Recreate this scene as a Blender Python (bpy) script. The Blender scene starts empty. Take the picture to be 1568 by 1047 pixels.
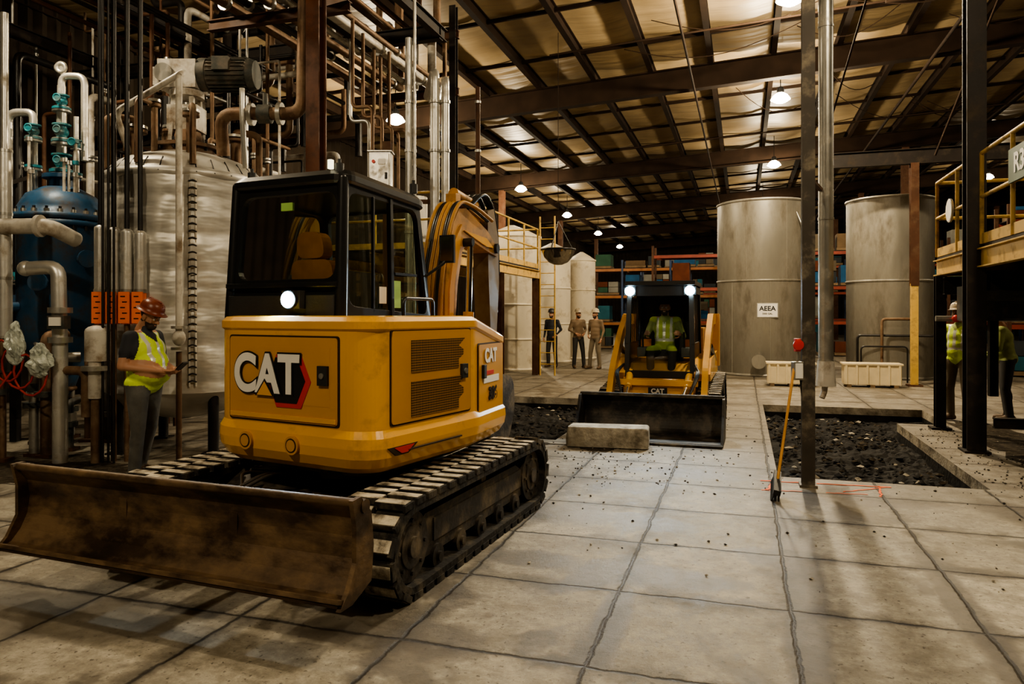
import bpy, bmesh, math, random
from mathutils import Vector, Matrix, Euler, noise
random.seed(7)
TH = math.radians(17.6)
SN, CS = math.sin(TH), math.cos(TH)
V = Vector
scn = bpy.context.scene

def rw(a, b, z=0.0):
    return V((a*CS + b*SN, -a*SN + b*CS, z))

# ------------------------------------------------------------------ materials
def newmat(name):
    m = bpy.data.materials.new(name); m.use_nodes = True
    nt = m.node_tree
    for n in list(nt.nodes): nt.nodes.remove(n)
    out = nt.nodes.new('ShaderNodeOutputMaterial')
    return m, nt, out

def mat(name, col, rough=.5, metal=0.0, var=.18, scale=3.0, bump=0.0, bscale=25.0,
        dirt=None, damt=.0, dscale=4.0, emit=None, estr=0, coat=0.0, stretch=(1,1,1), spec=.5):
    m, nt, out = newmat(name)
    N, L = nt.nodes.new, nt.links.new
    p = N('ShaderNodeBsdfPrincipled'); p.inputs['Specular IOR Level'].default_value = spec
    tc = N('ShaderNodeTexCoord'); mp = N('ShaderNodeMapping'); mp.inputs['Scale'].default_value = stretch
    L(tc.outputs['Object'], mp.inputs[0])
    n1 = N('ShaderNodeTexNoise'); n1.inputs['Scale'].default_value = scale; n1.inputs['Detail'].default_value = 6
    L(mp.outputs[0], n1.inputs['Vector'])
    r = N('ShaderNodeValToRGB')
    r.color_ramp.elements[0].position = .3; r.color_ramp.elements[1].position = .7
    r.color_ramp.elements[0].color = tuple(c*(1-var) for c in col[:3])+(1,)
    r.color_ramp.elements[1].color = tuple(min(1, c*(1+var)) for c in col[:3])+(1,)
    L(n1.outputs['Fac'], r.inputs[0])
    colout = r.outputs[0]
    if dirt is not None:
        n2 = N('ShaderNodeTexNoise'); n2.inputs['Scale'].default_value = dscale; n2.inputs['Detail'].default_value = 9
        n2.inputs['Roughness'].default_value = .65
        L(mp.outputs[0], n2.inputs['Vector'])
        r2 = N('ShaderNodeValToRGB')
        r2.color_ramp.elements[0].position = max(0.02, .62-damt*.45); r2.color_ramp.elements[1].position = max(.1, .78-damt*.3)
        L(n2.outputs['Fac'], r2.inputs[0])
        mx = N('ShaderNodeMixRGB'); mx.inputs[2].default_value = tuple(dirt[:3])+(1,)
        L(r2.outputs[0], mx.inputs[0]); L(colout, mx.inputs[1]); colout = mx.outputs[0]
        mr = N('ShaderNodeMapRange'); mr.inputs[3].default_value = rough; mr.inputs[4].default_value = min(1, rough+.3)
        L(r2.outputs[0], mr.inputs[0]); L(mr.outputs[0], p.inputs['Roughness'])
        if metal > 0:
            mr2 = N('ShaderNodeMapRange'); mr2.inputs[3].default_value = metal; mr2.inputs[4].default_value = 0.1
            L(r2.outputs[0], mr2.inputs[0]); L(mr2.outputs[0], p.inputs['Metallic'])
    else:
        p.inputs['Roughness'].default_value = rough
        p.inputs['Metallic'].default_value = metal
    L(colout, p.inputs['Base Color'])
    if coat: p.inputs['Coat Weight'].default_value = coat
    if bump:
        n3 = N('ShaderNodeTexNoise'); n3.inputs['Scale'].default_value = bscale; n3.inputs['Detail'].default_value = 5
        L(mp.outputs[0], n3.inputs['Vector'])
        b = N('ShaderNodeBump'); b.inputs['Strength'].default_value = bump; b.inputs['Distance'].default_value = .02
        L(n3.outputs['Fac'], b.inputs['Height']); L(b.outputs[0], p.inputs['Normal'])
    if emit:
        p.inputs['Emission Color'].default_value = tuple(emit)+(1,)
        p.inputs['Emission Strength'].default_value = estr
    L(p.outputs[0], out.inputs[0])
    return m

def glassmat(name, tint):
    m, nt, out = newmat(name)
    N, L = nt.nodes.new, nt.links.new
    t = N('ShaderNodeBsdfTransparent'); t.inputs[0].default_value = tint+(1,)
    g = N('ShaderNodeBsdfGlossy'); g.inputs['Roughness'].default_value = .03
    fr = N('ShaderNodeFresnel'); fr.inputs[0].default_value = 1.5
    mx = N('ShaderNodeMixShader')
    L(fr.outputs[0], mx.inputs[0]); L(t.outputs[0], mx.inputs[1]); L(g.outputs[0], mx.inputs[2])
    L(mx.outputs[0], out.inputs[0])
    return m

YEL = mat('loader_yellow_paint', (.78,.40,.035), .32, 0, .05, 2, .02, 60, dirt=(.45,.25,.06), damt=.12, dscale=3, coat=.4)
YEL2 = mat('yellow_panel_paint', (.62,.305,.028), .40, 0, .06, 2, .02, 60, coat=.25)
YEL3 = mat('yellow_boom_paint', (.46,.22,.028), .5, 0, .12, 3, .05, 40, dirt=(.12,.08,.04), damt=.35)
SEAM = mat('panel_seam', (.03,.015,.004), .8)
BLK = mat('black_paint', (.012,.012,.012), .32, 0, .2, 5)
BLKM = mat('black_plastic', (.02,.02,.02), .55, 0, .2, 8, .1, 60)
RUB = mat('track_rubber', (.022,.02,.018), .85, 0, .3, 8, .3, 30, dirt=(.13,.11,.08), damt=.32, dscale=7, spec=.3)
LUG = mat('track_lug_dusty', (.60,.54,.43), .75, 0, .25, 8, .3, 30, dirt=(.09,.075,.055), damt=.45, dscale=9, spec=.3)
UNDER = mat('undercarriage_steel', (.04,.034,.028), .6, .3, .3, 4, .2, 30, dirt=(.19,.15,.10), damt=.33, dscale=5)
BLADE = mat('blade_steel_dirty', (.055,.034,.019), .42, .5, .45, 4, .25, 12, dirt=(.18,.112,.052), damt=.5, dscale=3.2, stretch=(1,1,2))
CHROME = mat('chrome_rod', (.75,.73,.7), .15, 1, .02)
GLASS = glassmat('cab_glass', (.78,.84,.74))
WHITE = mat('white_decal', (.85,.83,.78), .5, 0, .03)
RED = mat('red_decal', (.6,.025,.012), .4, 0, .05)
SEATM = mat('seat_fabric', (.45,.18,.04), .8, 0, .2, 8)
GREY = mat('grey_plastic', (.14,.14,.13), .6)
STEELG = mat('galvanised_steel', (.50,.49,.45), .35, .85, .15, 4, .05, 20, dirt=(.2,.16,.11), damt=.25)
INSUL = mat('pipe_jacket_aluminium', (.64,.63,.59), .38, .7, .12, 5, .15, 14, dirt=(.28,.23,.16), damt=.2)
WPIPE = mat('white_pipe_jacket', (.58,.55,.49), .5, .1, .12, 5, .12, 14, dirt=(.22,.16,.1), damt=.32)
RUST = mat('rusty_pipe', (.15,.088,.05), .55, .5, .4, 4, .2, 25, dirt=(.24,.165,.10), damt=.35, dscale=5)
BROWN = mat('brown_structural_steel', (.07,.03,.015), .6, 0, .35, 3, .1, 20, dirt=(.11,.065,.038), damt=.3, spec=.25)
DSTEEL = mat('dark_structural_steel', (.016,.012,.010), .6, 0, .3, 3, .1, 20, dirt=(.05,.038,.026), damt=.25, spec=.25)
ROOFST = mat('roof_steel', (.018,.0105,.0065), .85, 0, .3, 2, spec=.12)
BLACKP = mat('black_pipe', (.016,.014,.013), .4, .2, .3, 5)
BLUEV = mat('blue_vessel_paint', (.025,.095,.20), .38, .1, .3, 4, .08, 20, dirt=(.07,.055,.04), damt=.35)
TEAL = mat('teal_valve_paint', (.02,.22,.28), .42, 0, .3, 6, dirt=(.14,.13,.10), damt=.35)
ORANGE = mat('orange_label', (.95,.2,.02), .6, 0, .06)
YRAIL = mat('yellow_railing_paint', (.58,.37,.085), .5, 0, .15, 4, dirt=(.16,.11,.05), damt=.3)
TANKS = mat('tank_stainless', (.34,.32,.275), .42, .5, .18, 2.0, .05, 10, dirt=(.15,.13,.10), damt=.36, dscale=2, stretch=(1,1,.35))
TANKB = mat('beige_tank_plastic', (.66,.59,.46), .5, 0, .1, 2, dirt=(.35,.28,.18), damt=.2, dscale=2)
CONC = mat('raw_concrete', (.40,.36,.29), .9, 0, .25, 6, .6, 30, dirt=(.14,.12,.09), damt=.4, spec=.2)
CREAM = mat('cream_crate', (.62,.52,.33), .7, 0, .1, 5)
REDR = mat('rack_beam_red', (.22,.032,.014), .5, 0, .2)
BLUR = mat('rack_upright_blue', (.012,.035,.10), .5, 0, .2)
WOOD = mat('pallet_wood', (.16,.105,.055), .8, 0, .25, 6)
WALLM = mat('dark_wall_cladding', (.024,.018,.013), .95, 0, .25, 2, spec=.1)
BOXC = [mat('carton_%d' % i, c, .8, 0, .2, spec=.2) for i, c in enumerate([(.12,.08,.045), (.02,.08,.18), (.20,.195,.17), (.03,.035,.04), (.10,.08,.055), (.02,.09,.12), (.10,.03,.015), (.03,.08,.05)])]
ELAMP = mat('work_lamp_lens', (.8,.9,1), .3, emit=(.55,.85,1), estr=160)
EHIGH = mat('high_bay_lens', (1,.95,.85), .3, emit=(1,.90,.70), estr=160)
ESIDE = mat('high_bay_acrylic_reflector', (.9,.85,.7), .3, emit=(1,.84,.58), estr=26)
FOAM = mat('motor_grey', (.05,.055,.05), .5, .3, .2, dirt=(.16,.13,.1), damt=.3)
GREEN = mat('green_sign', (.015,.07,.03), .5)
STK = mat('green_sticker', (.35,.6,.15), .6)
HOSER = mat('red_hose', (.4,.03,.015), .5)
PAINTO = mat('orange_spray_paint', (.9,.16,.04), .8)
BROOMY = mat('broom_handle', (.55,.27,.05), .5)
BAG = mat('plastic_wrap', (.46,.50,.45), .22, 0, .35, 9, 1.0, 12)

def perf_mat():
    m, nt, out = newmat('perforated_grille')
    N, L = nt.nodes.new, nt.links.new
    p = N('ShaderNodeBsdfPrincipled'); p.inputs['Roughness'].default_value = .5
    tc = N('ShaderNodeTexCoord'); s = N('ShaderNodeSeparateXYZ')
    L(tc.outputs['Object'], s.inputs[0])
    def M(op, a, b):
        n = N('ShaderNodeMath'); n.operation = op
        for i, q in enumerate((a, b)):
            if q is None: continue
            if isinstance(q, (int, float)): n.inputs[i].default_value = q
            else: L(q, n.inputs[i])
        return n.outputs[0]
    mu = M('MULTIPLY', M('SINE', M('MULTIPLY', s.outputs[1], 200), None), M('SINE', M('MULTIPLY', s.outputs[2], 200), None))
    f = M('MAXIMUM', M('GREATER_THAN', mu, .2), M('LESS_THAN', mu, -.2))
    mx = N('ShaderNodeMixRGB'); mx.inputs[1].default_value = (.46,.22,.022,1); mx.inputs[2].default_value = (.006,.005,.004,1)
    L(f, mx.inputs[0]); L(mx.outputs[0], p.inputs['Base Color'])
    L(p.outputs[0], out.inputs[0])
    return m
PERF = perf_mat()

def jacket_mat():
    m, nt, out = newmat('quilted_insulation_jacket')
    N, L = nt.nodes.new, nt.links.new
    p = N('ShaderNodeBsdfPrincipled'); p.inputs['Roughness'].default_value = .42; p.inputs['Metallic'].default_value = .45
    tc = N('ShaderNodeTexCoord')
    n = N('ShaderNodeTexNoise'); n.inputs['Scale'].default_value = 2.5; n.inputs['Detail'].default_value = 6
    L(tc.outputs['Object'], n.inputs['Vector'])
    r = N('ShaderNodeValToRGB'); r.color_ramp.elements[0].color = (.38,.365,.33,1); r.color_ramp.elements[1].color = (.66,.64,.59,1)
    r.color_ramp.elements[0].position = .3; r.color_ramp.elements[1].position = .65
    L(n.outputs['Fac'], r.inputs[0]); L(r.outputs[0], p.inputs['Base Color'])
    mp = N('ShaderNodeMapping'); mp.inputs['Scale'].default_value = (1.5,1.5,5)
    L(tc.outputs['Object'], mp.inputs[0])
    n2 = N('ShaderNodeTexNoise'); n2.inputs['Scale'].default_value = 1.6; n2.inputs['Detail'].default_value = 2
    L(mp.outputs[0], n2.inputs['Vector'])
    b = N('ShaderNodeBump'); b.inputs['Strength'].default_value = .4; b.inputs['Distance'].default_value = .05
    L(n2.outputs['Fac'], b.inputs['Height']); L(b.outputs[0], p.inputs['Normal'])
    L(p.outputs[0], out.inputs[0])
    return m
JACKET = jacket_mat()

def floor_mat():
    m, nt, out = newmat('concrete_slab_floor')
    N, L = nt.nodes.new, nt.links.new
    def M(op, a, b=None, c=None):
        n = N('ShaderNodeMath'); n.operation = op
        for i, q in enumerate((a, b, c)):
            if q is None: continue
            if isinstance(q, (int, float)): n.inputs[i].default_value = q
            else: L(q, n.inputs[i])
        return n.outputs[0]
    def NZ(sc, det=5, rg=.5, dist=0):
        n = N('ShaderNodeTexNoise'); n.inputs['Scale'].default_value = sc; n.inputs['Detail'].default_value = det
        n.inputs['Roughness'].default_value = rg; n.inputs['Distortion'].default_value = dist
        L(tc.outputs['Object'], n.inputs['Vector']); return n.outputs['Fac']
    def RMP(src, a, b, c0=(0,0,0,1), c1=(1,1,1,1)):
        r = N('ShaderNodeValToRGB'); r.color_ramp.elements[0].position = a; r.color_ramp.elements[1].position = b
        r.color_ramp.elements[0].color = c0; r.color_ramp.elements[1].color = c1; L(src, r.inputs[0]); return r.outputs[0]
    def MIX(f, a, col):
        x = N('ShaderNodeMixRGB'); x.use_clamp = True; L(f, x.inputs[0]); L(a, x.inputs[1]); x.inputs[2].default_value = tuple(col)+(1,); return x.outputs[0]
    p = N('ShaderNodeBsdfPrincipled')
    tc = N('ShaderNodeTexCoord')
    wob = NZ(3.0, 9, .75)
    s = N('ShaderNodeSeparateXYZ'); L(tc.outputs['Object'], s.inputs[0])
    w = M('MULTIPLY', M('SUBTRACT', wob, .5), .08)
    def line(coord, off, per):
        q = M('ADD', M('ADD', coord, w), 100*per - off + per/2)
        return M('ABSOLUTE', M('SUBTRACT', M('MODULO', q, per), per/2))
    dmin = M('MINIMUM', line(s.outputs[0], .24, .93), line(s.outputs[1], 4.22, .95))
    n2 = NZ(1.6, 6, .65); n3 = NZ(12, 10, .8); n5 = NZ(4.5, 8, .72)
    core = N('ShaderNodeMapRange'); L(dmin, core.inputs[0]); core.inputs[1].default_value = 0.003
    L(M('ADD', M('MULTIPLY', n5, .024), .003), core.inputs[2]); core.inputs[3].default_value = 1; core.inputs[4].default_value = 0
    soft = N('ShaderNodeMapRange'); L(dmin, soft.inputs[0]); soft.inputs[1].default_value = 0.0
    L(M('ADD', M('MULTIPLY', RMP(n2, .42, .60), .20), .03), soft.inputs[2])
    soft.inputs[3].default_value = 1; soft.inputs[4].default_value = 0
    base = RMP(n3, .34, .62, (.225,.202,.155,1), (.51,.468,.385,1))
    sx = M('FLOOR', M('DIVIDE', M('ADD', s.outputs[0], 93-.24), .93)); sy = M('FLOOR', M('DIVIDE', M('ADD', s.outputs[1], 95-4.22), .95))
    cb = N('ShaderNodeCombineXYZ'); L(sx, cb.inputs[0]); L(sy, cb.inputs[1])
    wn = N('ShaderNodeTexWhiteNoise'); wn.noise_dimensions = '2D'; L(cb.outputs[0], wn.inputs['Vector'])
    hs = N('ShaderNodeHueSaturation'); L(base, hs.inputs['Color'])
    L(M('ADD', M('MULTIPLY', wn.outputs[0], .35), .75), hs.inputs['Value'])
    c = hs.outputs[0]
    c = MIX(M('MULTIPLY', RMP(n5, .46, .60), .55), c, (.19,.165,.12))
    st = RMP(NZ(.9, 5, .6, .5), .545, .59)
    # damp stains, other dark patches and long dark streaks on the slabs
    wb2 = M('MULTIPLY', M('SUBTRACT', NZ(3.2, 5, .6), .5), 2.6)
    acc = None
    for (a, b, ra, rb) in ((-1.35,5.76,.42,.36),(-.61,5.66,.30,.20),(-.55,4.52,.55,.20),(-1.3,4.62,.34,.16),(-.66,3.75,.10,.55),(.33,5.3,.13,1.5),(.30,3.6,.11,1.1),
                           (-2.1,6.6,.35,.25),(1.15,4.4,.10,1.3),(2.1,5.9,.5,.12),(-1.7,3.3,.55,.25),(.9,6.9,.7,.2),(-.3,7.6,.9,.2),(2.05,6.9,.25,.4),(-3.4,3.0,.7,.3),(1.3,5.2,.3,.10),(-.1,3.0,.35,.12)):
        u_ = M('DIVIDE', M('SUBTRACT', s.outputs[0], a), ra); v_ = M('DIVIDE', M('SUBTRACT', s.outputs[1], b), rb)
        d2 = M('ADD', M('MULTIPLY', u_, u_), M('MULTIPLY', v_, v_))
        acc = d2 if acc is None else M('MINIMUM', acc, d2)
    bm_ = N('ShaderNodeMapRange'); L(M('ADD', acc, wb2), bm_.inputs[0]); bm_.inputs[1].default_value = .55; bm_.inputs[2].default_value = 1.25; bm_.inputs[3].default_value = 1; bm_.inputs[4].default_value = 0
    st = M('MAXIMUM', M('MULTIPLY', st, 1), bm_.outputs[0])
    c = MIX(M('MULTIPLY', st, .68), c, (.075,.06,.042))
    c = MIX(M('MULTIPLY', M('POWER', soft.outputs[0], 1.1), M('MULTIPLY', n5, 1.5)), c, (.06,.048,.034))
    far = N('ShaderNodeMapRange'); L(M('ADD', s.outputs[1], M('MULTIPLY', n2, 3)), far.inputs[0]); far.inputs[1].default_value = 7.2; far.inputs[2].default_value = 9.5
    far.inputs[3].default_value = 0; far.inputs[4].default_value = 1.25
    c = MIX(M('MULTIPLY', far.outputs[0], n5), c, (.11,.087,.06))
    c = MIX(M('MULTIPLY', RMP(NZ(30, 5, .6), .60, .66), .75), c, (.07,.056,.04))
    c = MIX(M('MULTIPLY', core.outputs[0], .93), c, (.018,.014,.01))
    L(c, p.inputs['Base Color'])
    rr = N('ShaderNodeMapRange'); L(n3, rr.inputs[0]); rr.inputs[1].default_value = .3; rr.inputs[2].default_value = .7; rr.inputs[3].default_value = .42; rr.inputs[4].default_value = .75
    L(M('SUBTRACT', rr.outputs[0], M('MULTIPLY', st, .14)), p.inputs['Roughness'])
    h = M('SUBTRACT', M('MULTIPLY', n3, .55), core.outputs[0])
    b = N('ShaderNodeBump'); b.inputs['Strength'].default_value = .7; b.inputs['Distance'].default_value = .018
    L(h, b.inputs['Height']); L(b.outputs[0], p.inputs['Normal'])
    L(p.outputs[0], out.inputs[0])
    return m
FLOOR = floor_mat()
SOIL = mat('dug_soil', (.010,.009,.0085), .8, 0, .6, 6, .6, 14, dirt=(.032,.028,.022), damt=.22, dscale=9, spec=.25)
DIRT = mat('spilled_dirt', (.035,.028,.02), .95, 0, .5, 9, .8, 20, dirt=(.12,.10,.075), damt=.25, dscale=12, spec=.1)

def ceil_mat():
    m, nt, out = newmat('roof_insulation')
    N, L = nt.nodes.new, nt.links.new
    p = N('ShaderNodeBsdfPrincipled'); p.inputs['Roughness'].default_value = .5
    tc = N('ShaderNodeTexCoord'); n = N('ShaderNodeTexNoise'); n.inputs['Scale'].default_value = .5; n.inputs['Detail'].default_value = 3
    L(tc.outputs['Object'], n.inputs['Vector'])
    r = N('ShaderNodeValToRGB'); r.color_ramp.elements[0].color = (.22,.16,.085,1); r.color_ramp.elements[1].color = (.40,.305,.175,1)
    r.color_ramp.elements[0].position = .35; r.color_ramp.elements[1].position = .65
    L(n.outputs['Fac'], r.inputs[0]); L(r.outputs[0], p.inputs['Base Color'])
    mp = N('ShaderNodeMapping'); mp.inputs['Scale'].default_value = (.35,2.2,1); L(tc.outputs['Object'], mp.inputs[0])
    n2 = N('ShaderNodeTexNoise'); n2.inputs['Scale'].default_value = 1.3; n2.inputs['Detail'].default_value = 2; L(mp.outputs[0], n2.inputs['Vector'])
    b = N('ShaderNodeBump'); b.inputs['Strength'].default_value = .6; b.inputs['Distance'].default_value = .10
    L(n2.outputs['Fac'], b.inputs['Height']); L(b.outputs[0], p.inputs['Normal'])
    L(p.outputs[0], out.inputs[0])
    return m
CEIL = ceil_mat()

# ------------------------------------------------------------------ mesh builder
def fillet(pts, r, seg=5, closed=False):
    pts = [V(p) for p in pts]; n = len(pts); out = []
    for i, p in enumerate(pts):
        if not closed and (i == 0 or i == n-1): out.append(p); continue
        a = pts[(i-1) % n]; b = pts[(i+1) % n]
        rr = r[i] if isinstance(r, (list, tuple)) else r
        t = min(rr, (a-p).length*.48, (b-p).length*.48)
        if t < 1e-4: out.append(p); continue
        s = p + (a-p).normalized()*t; e = p + (b-p).normalized()*t
        for k in range(seg+1):
            q = k/seg
            out.append(s*(1-q)**2 + p*2*q*(1-q) + e*q*q)
    return out

def hull2(pts):
    pts = sorted(set((round(a, 5), round(b, 5)) for a, b in pts))
    def half(ps):
        h = []
        for q in ps:
            while len(h) > 1 and (h[-1][0]-h[-2][0])*(q[1]-h[-2][1])-(h[-1][1]-h[-2][1])*(q[0]-h[-2][0]) <= 0: h.pop()
            h.append(q)
        return h
    a = half(pts); b = half(pts[::-1])
    return a[:-1]+b[:-1]

class MB:
    def __init__(s, name):
        s.name = name; s.V = []; s.F = []; s.I = []; s.S = []; s.mats = []; s.M = Matrix()
    def mi(s, m):
        if m not in s.mats: s.mats.append(m)
        return s.mats.index(m)
    def add(s, vs, fs, m, smooth=False):
        o = len(s.V); M = s.M
        s.V += [tuple(M @ V(v)) for v in vs]
        k = s.mi(m)
        for f in fs:
            s.F.append([o+i for i in f]); s.I.append(k); s.S.append(smooth)
    def box(s, c, d, m, rot=None):
        c = V(c); x, y, z = d[0]/2, d[1]/2, d[2]/2
        vs = [V((sx*x, sy*y, sz*z)) for sz in (-1, 1) for sx, sy in ((-1,-1),(1,-1),(1,1),(-1,1))]
        if rot is not None:
            R = Euler(rot).to_matrix(); vs = [R @ v for v in vs]
        s.add([v+c for v in vs], [(3,2,1,0),(4,5,6,7),(0,1,5,4),(1,2,6,5),(2,3,7,6),(3,0,4,7)], m)
    def bar(s, p0, p1, w, h, m):
        p0, p1 = V(p0), V(p1); d = (p1-p0).normalized()
        up = V((0,0,1)) if abs(d.z) < .95 else V((0,1,0))
        x = d.cross(up).normalized(); y = x.cross(d).normalized()
        vs = []
        for p in (p0, p1):
            for a, b in ((-1,-1),(1,-1),(1,1),(-1,1)): vs.append(p + x*a*w/2 + y*b*h/2)
        s.add(vs, [(3,2,1,0),(4,5,6,7),(0,1,5,4),(1,2,6,5),(2,3,7,6),(3,0,4,7)], m)
    def ibeam(s, p0, p1, w, h, m, t=.015):
        p0, p1 = V(p0), V(p1); d = (p1-p0).normalized()
        up = V((0,0,1)) if abs(d.z) < .95 else V((0,1,0))
        x = d.cross(up).normalized(); y = x.cross(d).normalized()
        s.bar(p0, p1, t, h-2*t, m)
        s.bar(p0+y*(h/2-t/2), p1+y*(h/2-t/2), w, t, m); s.bar(p0-y*(h/2-t/2), p1-y*(h/2-t/2), w, t, m)
    def cyl(s, p0, p1, r, m, r1=None, n=16, caps=True, smooth=True):
        p0, p1 = V(p0), V(p1); r1 = r if r1 is None else r1
        d = (p1-p0).normalized(); up = V((0,0,1)) if abs(d.z) < .95 else V((1,0,0))
        x = d.cross(up).normalized(); y = d.cross(x).normalized()
        vs = []
        for p, q in ((p0, r), (p1, r1)):
            for i in range(n):
                a = 2*math.pi*i/n; vs.append(p + x*math.cos(a)*q + y*math.sin(a)*q)
        s.add(vs, [(i, (i+1) % n, n+(i+1) % n, n+i) for i in range(n)], m, smooth)
        if caps: s.add(vs, [tuple(range(n))[::-1], tuple(range(n, 2*n))], m, False)
    def tube(s, pts, r, m, n=10, fil=.1, seg=5):
        pts = fillet(pts, fil, seg) if len(pts) > 2 else [V(p) for p in pts]
        q = [pts[0]]
        for p in pts[1:]:
            if (p-q[-1]).length > 1e-4: q.append(p)
        pts = q
        x = None; vs = []; N = len(pts)
        for i, p in enumerate(pts):
            d = ((pts[min(i+1, N-1)]-p).normalized() + (p-pts[max(i-1, 0)]).normalized())
            d = d.normalized() if d.length > 1e-6 else V((0,0,1))
            if x is None:
                up = V((0,0,1)) if abs(d.z) < .9 else V((1,0,0)); x = d.cross(up).normalized()
            x = (x - d*x.dot(d)).normalized(); y = d.cross(x)
            for k in range(n):
                a = 2*math.pi*k/n; vs.append(p + x*math.cos(a)*r + y*math.sin(a)*r)
        fs = [(i*n+k, i*n+(k+1) % n, (i+1)*n+(k+1) % n, (i+1)*n+k) for i in range(N-1) for k in range(n)]
        s.add(vs, fs, m, True)
        s.add(vs, [tuple(range(n))[::-1], tuple(range((N-1)*n, N*n))], m, False)
    def lathe(s, prof, m, c=(0,0,0), n=32, sc=(1,1,1), smooth=True, R=None):
        c = V(c); vs = []
        for r, z in prof:
            for k in range(n):
                a = 2*math.pi*k/n; v = V((r*math.cos(a)*sc[0], r*math.sin(a)*sc[1], z*sc[2]))
                if R is not None: v = R @ v
                vs.append(v+c)
        N = len(prof)
        s.add(vs, [(i*n+k, i*n+(k+1) % n, (i+1)*n+(k+1) % n, (i+1)*n+k) for i in range(N-1) for k in range(n)], m, smooth)
        s.add(vs, [tuple(range(n))[::-1], tuple(range((N-1)*n, N*n))], m, False)
    def sph(s, c, r, m, n=12, k=8, R=None):
        if not isinstance(r, (tuple, list)): r = (r, r, r)
        c = V(c); vs = []
        for i in range(1, k):
            t = math.pi*i/k
            for j in range(n):
                a = 2*math.pi*j/n
                v = V((r[0]*math.sin(t)*math.cos(a), r[1]*math.sin(t)*math.sin(a), r[2]*math.cos(t)))
                vs.append(c + (R @ v if R is not None else v))
        tp, bt = V((0,0,r[2])), V((0,0,-r[2]))
        if R is not None: tp = R @ tp; bt = R @ bt
        vs += [c+tp, c+bt]; T = len(vs)-2
        fs = [(i*n+j, (i+1)*n+j, (i+1)*n+(j+1) % n, i*n+(j+1) % n) for i in range(k-2) for j in range(n)]
        fs += [(T, j, (j+1) % n) for j in range(n)] + [(T+1, (k-2)*n+(j+1) % n, (k-2)*n+j) for j in range(n)]
        s.add(vs, fs, m, True)
    def loft(s, rings, m, smooth=False, capA=True, capB=True):
        n = len(rings[0]); vs = [v for r in rings for v in r]; N = len(rings)
        s.add(vs, [(i*n+k, i*n+(k+1) % n, (i+1)*n+(k+1) % n, (i+1)*n+k) for i in range(N-1) for k in range(n)], m, smooth)
        caps = []
        if capA: caps.append(tuple(range(n))[::-1])
        if capB: caps.append(tuple(range((N-1)*n, N*n)))
        if caps: s.add(vs, caps, m, False)
    def yz(s, poly, x0, x1, m):
        s.loft([[V((x0, a, b)) for a, b in poly], [V((x1, a, b)) for a, b in poly]], m)
    def xy(s, poly, z0, z1, m):
        s.loft([[V((a, b, z0)) for a, b in poly], [V((a, b, z1)) for a, b in poly]], m)
    def window(s, o, i, t, m, glass, rad=.07, orad=.05):
        O = fillet(o, orad, 5, True); I = fillet(i, rad, 5, True); t = V(t)
        s.loft([O, I, [p+t for p in I], [p+t for p in O], O], m, False, False, False)
        s.add([p+t*.5 for p in I], [tuple(range(len(I)))], glass)
    def capsule(s, p0, p1, r0, r1, m, n=12):
        s.cyl(p0, p1, r0, m, r1, n=n); s.sph(p0, r0, m, n, 8); s.sph(p1, r1, m, n, 8)
    def done(s, loc=(0,0,0), rotz=0, bevel=0, parent=None, bseg=2, keepn=False):
        me = bpy.data.meshes.new(s.name); me.from_pydata(s.V, [], s.F)
        for m in s.mats: me.materials.append(m)
        me.polygons.foreach_set('material_index', s.I); me.polygons.foreach_set('use_smooth', s.S)
        if not keepn:
            bm = bmesh.new(); bm.from_mesh(me); bmesh.ops.recalc_face_normals(bm, faces=bm.faces); bm.to_mesh(me); bm.free()
        ob = bpy.data.objects.new(s.name, me); scn.collection.objects.link(ob)
        ob.location = loc; ob.rotation_euler = (0, 0, rotz)
        if bevel:
            b = ob.modifiers.new('bevel', 'BEVEL'); b.width = bevel; b.segments = bseg; b.limit_method = 'ANGLE'; b.angle_limit = math.radians(42)
        if parent is not None: ob.parent = parent
        return ob

def fm(o, xd):
    X = V(xd).normalized(); Y = V((0,0,1)); Z = X.cross(Y).normalized(); Y = Z.cross(X)
    M = Matrix((X, Y, Z)).transposed().to_4x4(); M.translation = V(o); return M
T = Matrix.Translation

def text(body, size, M, m, parent, ext=.002, off=0.0, name='lettering', sx=1.0):
    c = bpy.data.curves.new(name, 'FONT'); c.body = body; c.size = size; c.extrude = ext; c.offset = off
    c.align_x = 'CENTER'; c.align_y = 'CENTER'; c.materials.append(m)
    o = bpy.data.objects.new(name, c); scn.collection.objects.link(o)
    o.parent = parent; o.matrix_local = M @ Matrix.Diagonal((sx, 1, 1, 1)); return o

# ================================================================== ROOM
RZ = -TH   # room frame: local x = across, local y = down the hall
WL, WR, WB, WF = -12.8, 20.0, -14.0, 64.0
def roofz(a): return 8.3 + .05*a

pits = [(.32, 2.15, 7.7, 12.0), (.32, 2.85, 12.0, 13.8), (-5.1, -2.3, 9.1, 13.7)]
mb = MB('floor')
xs = sorted(set([WL, WR] + [p[0] for p in pits] + [p[1] for p in pits]))
ys = sorted(set([WB, WF] + [p[2] for p in pits] + [p[3] for p in pits]))
for i in range(len(xs)-1):
    for j in range(len(ys)-1):
        cx, cy = (xs[i]+xs[i+1])/2, (ys[j]+ys[j+1])/2
        if any(p[0] < cx < p[1] and p[2] < cy < p[3] for p in pits): continue
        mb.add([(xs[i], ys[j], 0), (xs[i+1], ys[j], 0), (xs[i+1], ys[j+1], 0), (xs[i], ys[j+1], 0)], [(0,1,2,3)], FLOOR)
def pitwall(p, q):
    mb.add([(p[0], p[1], 0), (q[0], q[1], 0), (q[0], q[1], -.12), (p[0], p[1], -.12)], [(0,1,2,3)], CONC)
    mb.add([(p[0], p[1], -.12), (q[0], q[1], -.12), (q[0], q[1], -.7), (p[0], p[1], -.7)], [(0,1,2,3)], SOIL)
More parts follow.
